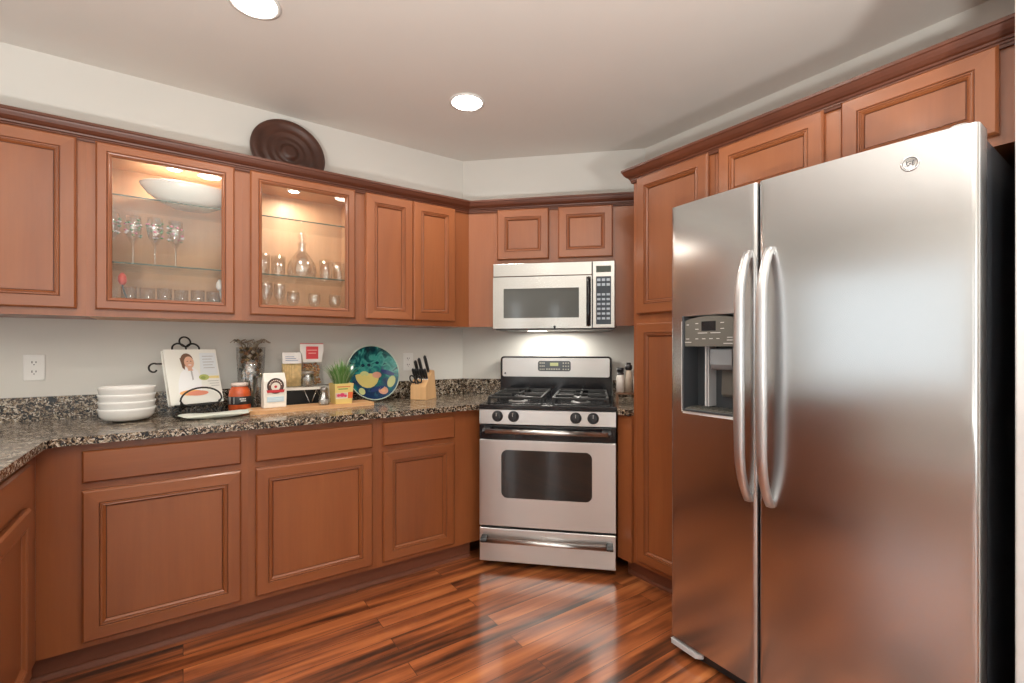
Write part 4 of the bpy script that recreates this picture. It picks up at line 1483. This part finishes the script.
def pz_(x, y):
    r_ = math.hypot(x, y)
    P_ = [(0, .004), (.05, .0045), (.09, .008), (.13, .019), (PR - .006, .033), (PR, .036)]
    for (r0, z0_), (r1, z1_) in zip(P_, P_[1:]):
        if r_ <= r1:
            return z0_ + (z1_ - z0_) * (r_ - r0) / (r1 - r0)
    return .036


m = M()


def spot(cx_, cy_, rx, ry, mt, lay, rot=0, half=False):
    n_ = 18
    ring = []
    for k in range(n_):
        a_ = 2 * PI * k / n_
        x, y = rx * math.cos(a_), ry * math.sin(a_)
        if half and y > 0: y *= .15
        x, y = x * math.cos(rot) - y * math.sin(rot), x * math.sin(rot) + y * math.cos(rot)
        ring.append((cx_ + x, cy_ + y))
    vs = []
    for f_ in (0, .5, 1):
        for x, y in ring:
            X_, Y_ = cx_ + (x - cx_) * f_, cy_ + (y - cy_) * f_
            vs.append((X_, Y_, pz_(X_, Y_) + .0006 + .0004 * lay))
    fs = []
    for i in range(2):
        for k in range(n_):
            fs.append((i * n_ + k, (i + 1) * n_ + k, (i + 1) * n_ + (k + 1) % n_, i * n_ + (k + 1) % n_))
    m.add(vs, fs, mt, True)


spot(-.035, -.012, .078, .080, 0, 0, half=True)          # yellow bowl
spot(.030, -.012, .030, .020, 1, 1)                       # pink fruit
spot(-.05, -.002, .028, .016, 2, 1)
spot(.115, -.060, .022, .040, 2, 0, rot=-.5)              # lime leaf
spot(.055, -.112, .030, .026, 1, 0); spot(.055, -.112, .014, .012, 3, 1)
spot(-.085, -.112, .022, .022, 2, 0)
spot(-.055, .050, .012, .010, 4, 0); spot(-.015, .052, .012, .010, 4, 0); spot(.04, .065, .012, .009, 4, 0)
spot(.02, -.10, .05, .012, 5, 0, rot=.3); spot(.10, .0, .045, .014, 5, 0, rot=-.4)
m.build('painted_motifs', [plain('motif_glaze', c, .12) for c in ((.72, .62, .22), (.70, .36, .26), (.55, .62, .28), (.80, .45, .25), (.006, .03, .06), (.02, .05, .18))], pl, recalc=False)

# knife block
t = thing('knife_block', 'light wooden knife block in the corner of the counter', 'knife block', (1.245, 2.775, CZ), R(-50))
m = M(); m.prism([(-.055, 0), (-.055, .085), (.045, .185), (.075, .178), (.105, 0)], -.052, .052, axis='x')
m.build('block', mBLOCK, t, bevel=.004)
nv = Vector((0, -.5, .866)).normalized()
KN = 'knives in the wooden block'


def knife(x, y, z, ln, label, rad=.009):
    a_ = on = Matrix.Rotation(R(-50), 4, 'Z')
    p0 = Vector((1.245, 2.775, CZ)) + a_ @ Vector((x, y, z))
    d = (a_ @ nv).normalized()
    o = thing('kitchen_knife', label, 'knife', p0, 0, KN)
    m = M(); m.tube([d * .002, d * .02, d * ln * .6, d * ln * .93, d * ln], [rad * .8, rad, rad * 1.1, rad, rad * .5], 10, flat=1.35)
    m.build('handle', mBLKP, o)
    m = M(); m.tube([d * -.03, d * .004], [.006, .007], 8, flat=1.4)
    m.build('bolster', mCHROME, o)
    return o


sl = lambda f_: (-.055 + .10 * f_, .085 + .10 * f_)
y_, z_ = sl(.88); knife(.030, y_, z_, .120, 'tallest black-handled knife at the back of the block')
y_, z_ = sl(.85); knife(-.012, y_, z_, .105, 'black-handled knife in the middle of the back row')
y_, z_ = sl(.82); knife(-.040, y_, z_, .090, 'black-handled knife at the left of the back row')
for k in range(6):
    y_, z_ = sl(.46); knife(-.042 + k * .0165, y_, z_, .075, 'one of the short black steak knives in the front row of the block', .0072)
p0 = Vector((1.245, 2.775, CZ)) + Matrix.Rotation(R(-50), 4, 'Z') @ Vector((-.015, *sl(.16)))
t = thing('kitchen_scissors', 'black-handled kitchen scissors in the front slot of the knife block', 'scissors', p0, R(-50), None)
for sg in (-1, 1):
    m = M()
    path = [nv * .034 + Vector((sg * .022, 0, 0)) + Vector((.017 * math.cos(a_ * PI / 8), 0, 0)) + nv * (.026 * math.sin(a_ * PI / 8)) for a_ in range(16)]
    m.tube(path, .0048, 8, closed=True)
    m.tube([Vector((sg * .004, 0, 0)) - nv * .02, nv * .012 + Vector((sg * .008, 0, 0))], .005, 8)
    m.build('handle', mBLKP, t)

# spice rack right of the range
sx0, sy0 = 2.077, 1.893
t = thing('spice_shelf', 'low wooden spice shelf on the counter between range and pantry', 'shelf', (sx0, sy0, CZ), R(-45))
mDW = wood('dark_shelf_wood', (.10, .045, .02), (.20, .10, .05), 'x', rough=.5, coat=0)
m = M(); m.box(-.006, .20, -.05, .05, .058, .068); m.build('shelf_top', mDW, t, bevel=.002)
m = M(); m.box(-.006, .006, -.045, .045, 0, .058); m.build('leg', mDW, t)
m = M(); m.box(.188, .20, -.045, .045, 0, .058); m.build('leg', mDW, t)
SZ = CZ + .0685


def bottle(dx, dy, hgt, rad, label, body, cap, big):
    p = Matrix.Rotation(R(-45), 4, 'Z') @ Vector((dx, dy, 0))
    o = thing('spice_bottle', label, 'bottle', (sx0 + p.x, sy0 + p.y, SZ), 0, 'spice bottles on the low shelf')
    m = M(); m.lathe([(0, 0), (rad, 0), (rad, hgt * .62), (rad * .72, hgt * .72), (rad * .66, hgt * .76), (0, hgt * .76)], 24)
    m.build('vessel', body, o)
    m = M()
    if big:
        m.lathe([(rad * .72, hgt * .74), (rad * .95, hgt * .79), (rad * .95, hgt * .90), (rad * .6, hgt * .93), (rad * .6, hgt), (0, hgt)], 24)
    else:
        m.lathe([(rad * .85, hgt * .72), (rad * .85, hgt * .80), (rad * .7, hgt * .80), (rad * .7, hgt * .83), (rad * .85, hgt * .83), (rad * .85, hgt), (0, hgt)], 24)
    m.build('cap', cap, o)


bottle(.019, 0, .142, .0235, 'white spice bottle with a flat black cap next to the range', plain('white_bottle', (.80, .77, .72), .35), mBLKP, False)
bottle(.066, .005, .172, .0215, 'taller pale spice grinder with a black top', plain('spice_glass', (.62, .55, .45), .2, noise=.2, nscale=20), mBLKP, True)
bottle(.112, .0, .135, .0215, 'white spice bottle beside the pantry side', plain('white_bottle_two', (.76, .74, .70), .35), mBLKM, False)

# ---------------------------------------------------------------- in the glass cabinets
# pucks
for (x, y, lab, g_) in ((-.035, 2.785, 'round puck lamp under the top of the wide glass cabinet', 1), 
                        (.498, 2.80, 'round puck lamp under the top of the glass cabinet with the decanter', 1)):
    zt = UZ1 - .028
    t = thing('puck_light', lab, 'cabinet light', (x, y, zt), 0, 'puck lamps in the glass cabinets')
    M().lathe([(.034, 0), (.034, -.010), (.026, -.013), (.026, -.009)], 24).build('rim', mPLAS, t)
    M().lathe([(0, -.0105), (.027, -.0105), (.027, -.002), (0, -.002)], 24).build('lens', mPUCK, t)
    l = bpy.data.lights.new('lamp', 'AREA'); l.shape = 'DISK'; l.size = .05; l.energy = 2.2; l.color = (1, .91, .80)
    o = bpy.data.objects.new('lamp', l); COL.objects.link(o); o.parent = t; o.location = (0, 0, -.016)

SH1, SH2, SHB = 1.6175, 1.9155, UZ0 + .0185
# oval serving bowl on the top shelf
o = M().lathe([(0, .004), (.05, 0), (.075, .003), (.12, .024), (.172, .060), (.196, .092), (.200, .104), (.197, .106), (.190, .094), (.165, .062), (.115, .030), (.07, .012), (0, .010)], 56, sx=1.0, sy=.60).build('serving_bowl', mCER, loc=(.030, 2.815, SH2))
tag(o, 'large white oval bowl on the top shelf of the wide glass cabinet', 'bowl')

# stemware with painted flowers
mPINK = plain('pink_flower_paint', (.70, .16, .24), .4)
mLEAF = plain('green_leaf_paint', (.08, .22, .06), .4)
mWHP = plain('white_flower_paint', (.80, .70, .70), .4)


def stemglass(r_, h_, painted=False, seed=0):
    t = thing('wine_glass', '', 'glass', (0, 0, 0))
    m = M(); bz = h_ * .48
    m.lathe([(0, 0), (r_ * .85, 0), (r_ * .85, .002), (.006, .006), (.0045, .02), (.0045, bz - .01), (.010, bz), (r_ * .8, bz + (h_ - bz) * .25), (r_, bz + (h_ - bz) * .55), (r_ * .88, h_), (r_ * .85, h_), (r_ * .96, bz + (h_ - bz) * .55), (r_ * .76, bz + (h_ - bz) * .27), (0, bz + .006)], 24)
    m.build('glass', mWARE, t)
    if painted:
        m = M(); rn = random.Random(seed)
        for k in range(26):
            a_ = rn.uniform(0, 2 * PI); zz_ = bz + (h_ - bz) * rn.uniform(.22, .85)
            s = rn.uniform(.006, .010)
            rr_ = r_ - s * .45
            m.lathe([(0, -s * .7), (s, 0), (0, s * .7)], 6, (rr_ * math.cos(a_), rr_ * math.sin(a_), zz_), mat=rn.choice([0, 0, 0, 1, 1, 2]))
        m.build('painted_flowers', [mPINK, mLEAF, mWHP], t)
    return t


gp = 'flower-painted glasses on the middle shelf'
proto = stemglass(.033, .235, True, 1)
spots = [(-.268, 2.80, 'flower-painted stem glass at the far left of the middle shelf'), (-.192, 2.82, 'flower-painted stem glass second from the left on the middle shelf'),
         (-.110, 2.81, 'flower-painted stem glass third from the left on the middle shelf'), (-.030, 2.83, 'flower-painted stem glass at the right of the four')]
for k, (x, y, lab) in enumerate(spots):
    o = proto if k == 0 else copy_tree(proto)
    o.location = (x, y, SH1 + .0005); o.rotation_euler = (0, 0, k * 1.1)
    tag(o, lab, 'glass', gp)
# tumblers


def tumbler(r_, h_):
    m = M(); m.lathe([(0, .0), (r_ * .86, 0), (r_ * .9, .004), (r_, h_), (r_ * .95, h_), (r_ * .86, .012), (0, .010)], 24)
    return m.build('tumbler', mWARE)


tb = tumbler(.030, .130)
gl = 'clear tumblers on the bottom shelf of the wide glass cabinet'
n_ = 0
order = ['leftmost', 'second from the left', 'third from the left', 'fourth from the left', 'fifth from the left', 'sixth from the left', 'rightmost']
for k in range(7):
    o = tb if k == 0 else tb.copy()
    if k: COL.objects.link(o)
    o.location = (-.165 + k * .066 - .04, 2.79 + .03 * (k % 2), SHB)
    tag(o, 'clear tumbler, %s in the row behind the wide glass door' % order[k], 'glass', gl)


def tulip(x, y, label, c, mt_stem):
    t = thing('glass_tulip', label, 'ornament', (x, y, SHB), R(10))
    m = M(); m.tube([(.03, 0, .002), (.022, 0, .05), (.006, 0, .10), (0, 0, .135)], .0035, 8); m.build('stem', mt_stem, t)
    m = M(); m.lathe([(0, .130), (.010, .134), (.017, .150), (.015, .170), (.006, .186), (0, .188)], 16); m.build('bloom', c, t)


tulip(-.225, 2.745, 'red tulip ornament on a dark stem on the bottom shelf at the left', plain('red_bloom', (.62, .07, .05), .3), plain('dark_stem', (.05, .05, .05), .4))
tulip(.150, 2.755, 'white tulip ornament on the bottom shelf at the right', plain('white_bloom', (.82, .78, .76), .3), plain('pale_stem', (.5, .5, .48), .4))

# decanter and tumblers in the second glass cabinet
t = thing('decanter', 'round clear glass decanter with stopper on the middle shelf', 'decanter', (.545, 2.83, SH1 + .0005))
m = M(); m.lathe([(0, .0), (.055, 0), (.070, .012), (.078, .045), (.072, .085), (.045, .130), (.022, .160), (.020, .195), (.026, .205), (.023, .205), (.017, .19), (.019, .16), (.042, .128), (.068, .085), (.074, .045), (.066, .014), (0, .012)], 32)
m.build('vessel', mWARE, t)
m = M(); m.lathe([(0, .175), (.013, .180), (.016, .206), (.010, .212), (.022, .232), (.022, .245), (.012, .262), (0, .265)], 20)
m.build('stopper', mWARE, t)
tb2 = tumbler(.037, .115)
gl = 'short tumblers beside the decanter'
for k, (x, y, lab) in enumerate(((.345, 2.80, 'short clear tumbler at the left end of the decanter shelf'), (.425, 2.83, 'short clear tumbler just left of the decanter'),
                                 (.668, 2.80, 'short clear tumbler just right of the decanter'), (.750, 2.83, 'short clear tumbler at the right end of the decanter shelf'))):
    o = tb2 if k == 0 else tb2.copy()
    if k: COL.objects.link(o)
    o.location = (x, y, SH1 + .0005); tag(o, lab, 'glass', gl)
sg = stemglass(.033, .150)
sg2 = stemglass(.030, .195)
gl = 'stem glasses on the bottom shelf under the decanter'
for k, (src, x, y, lab) in enumerate(((sg2, .365, 2.80, 'tall stem glass at the left end below the decanter'), (sg2, .432, 2.83, 'tall stem glass second from the left below the decanter'), (sg, .490, 2.77, 'small stem glass third from the left below the decanter'),
                                      (sg, .605, 2.80, 'small stem glass fourth from the left below the decanter'), (sg, .715, 2.80, 'small stem glass at the right end below the decanter'))):
    o = src if k in (0, 2) else copy_tree(src)
    o.location = (x, y, SHB); tag(o, lab, 'glass', gl)
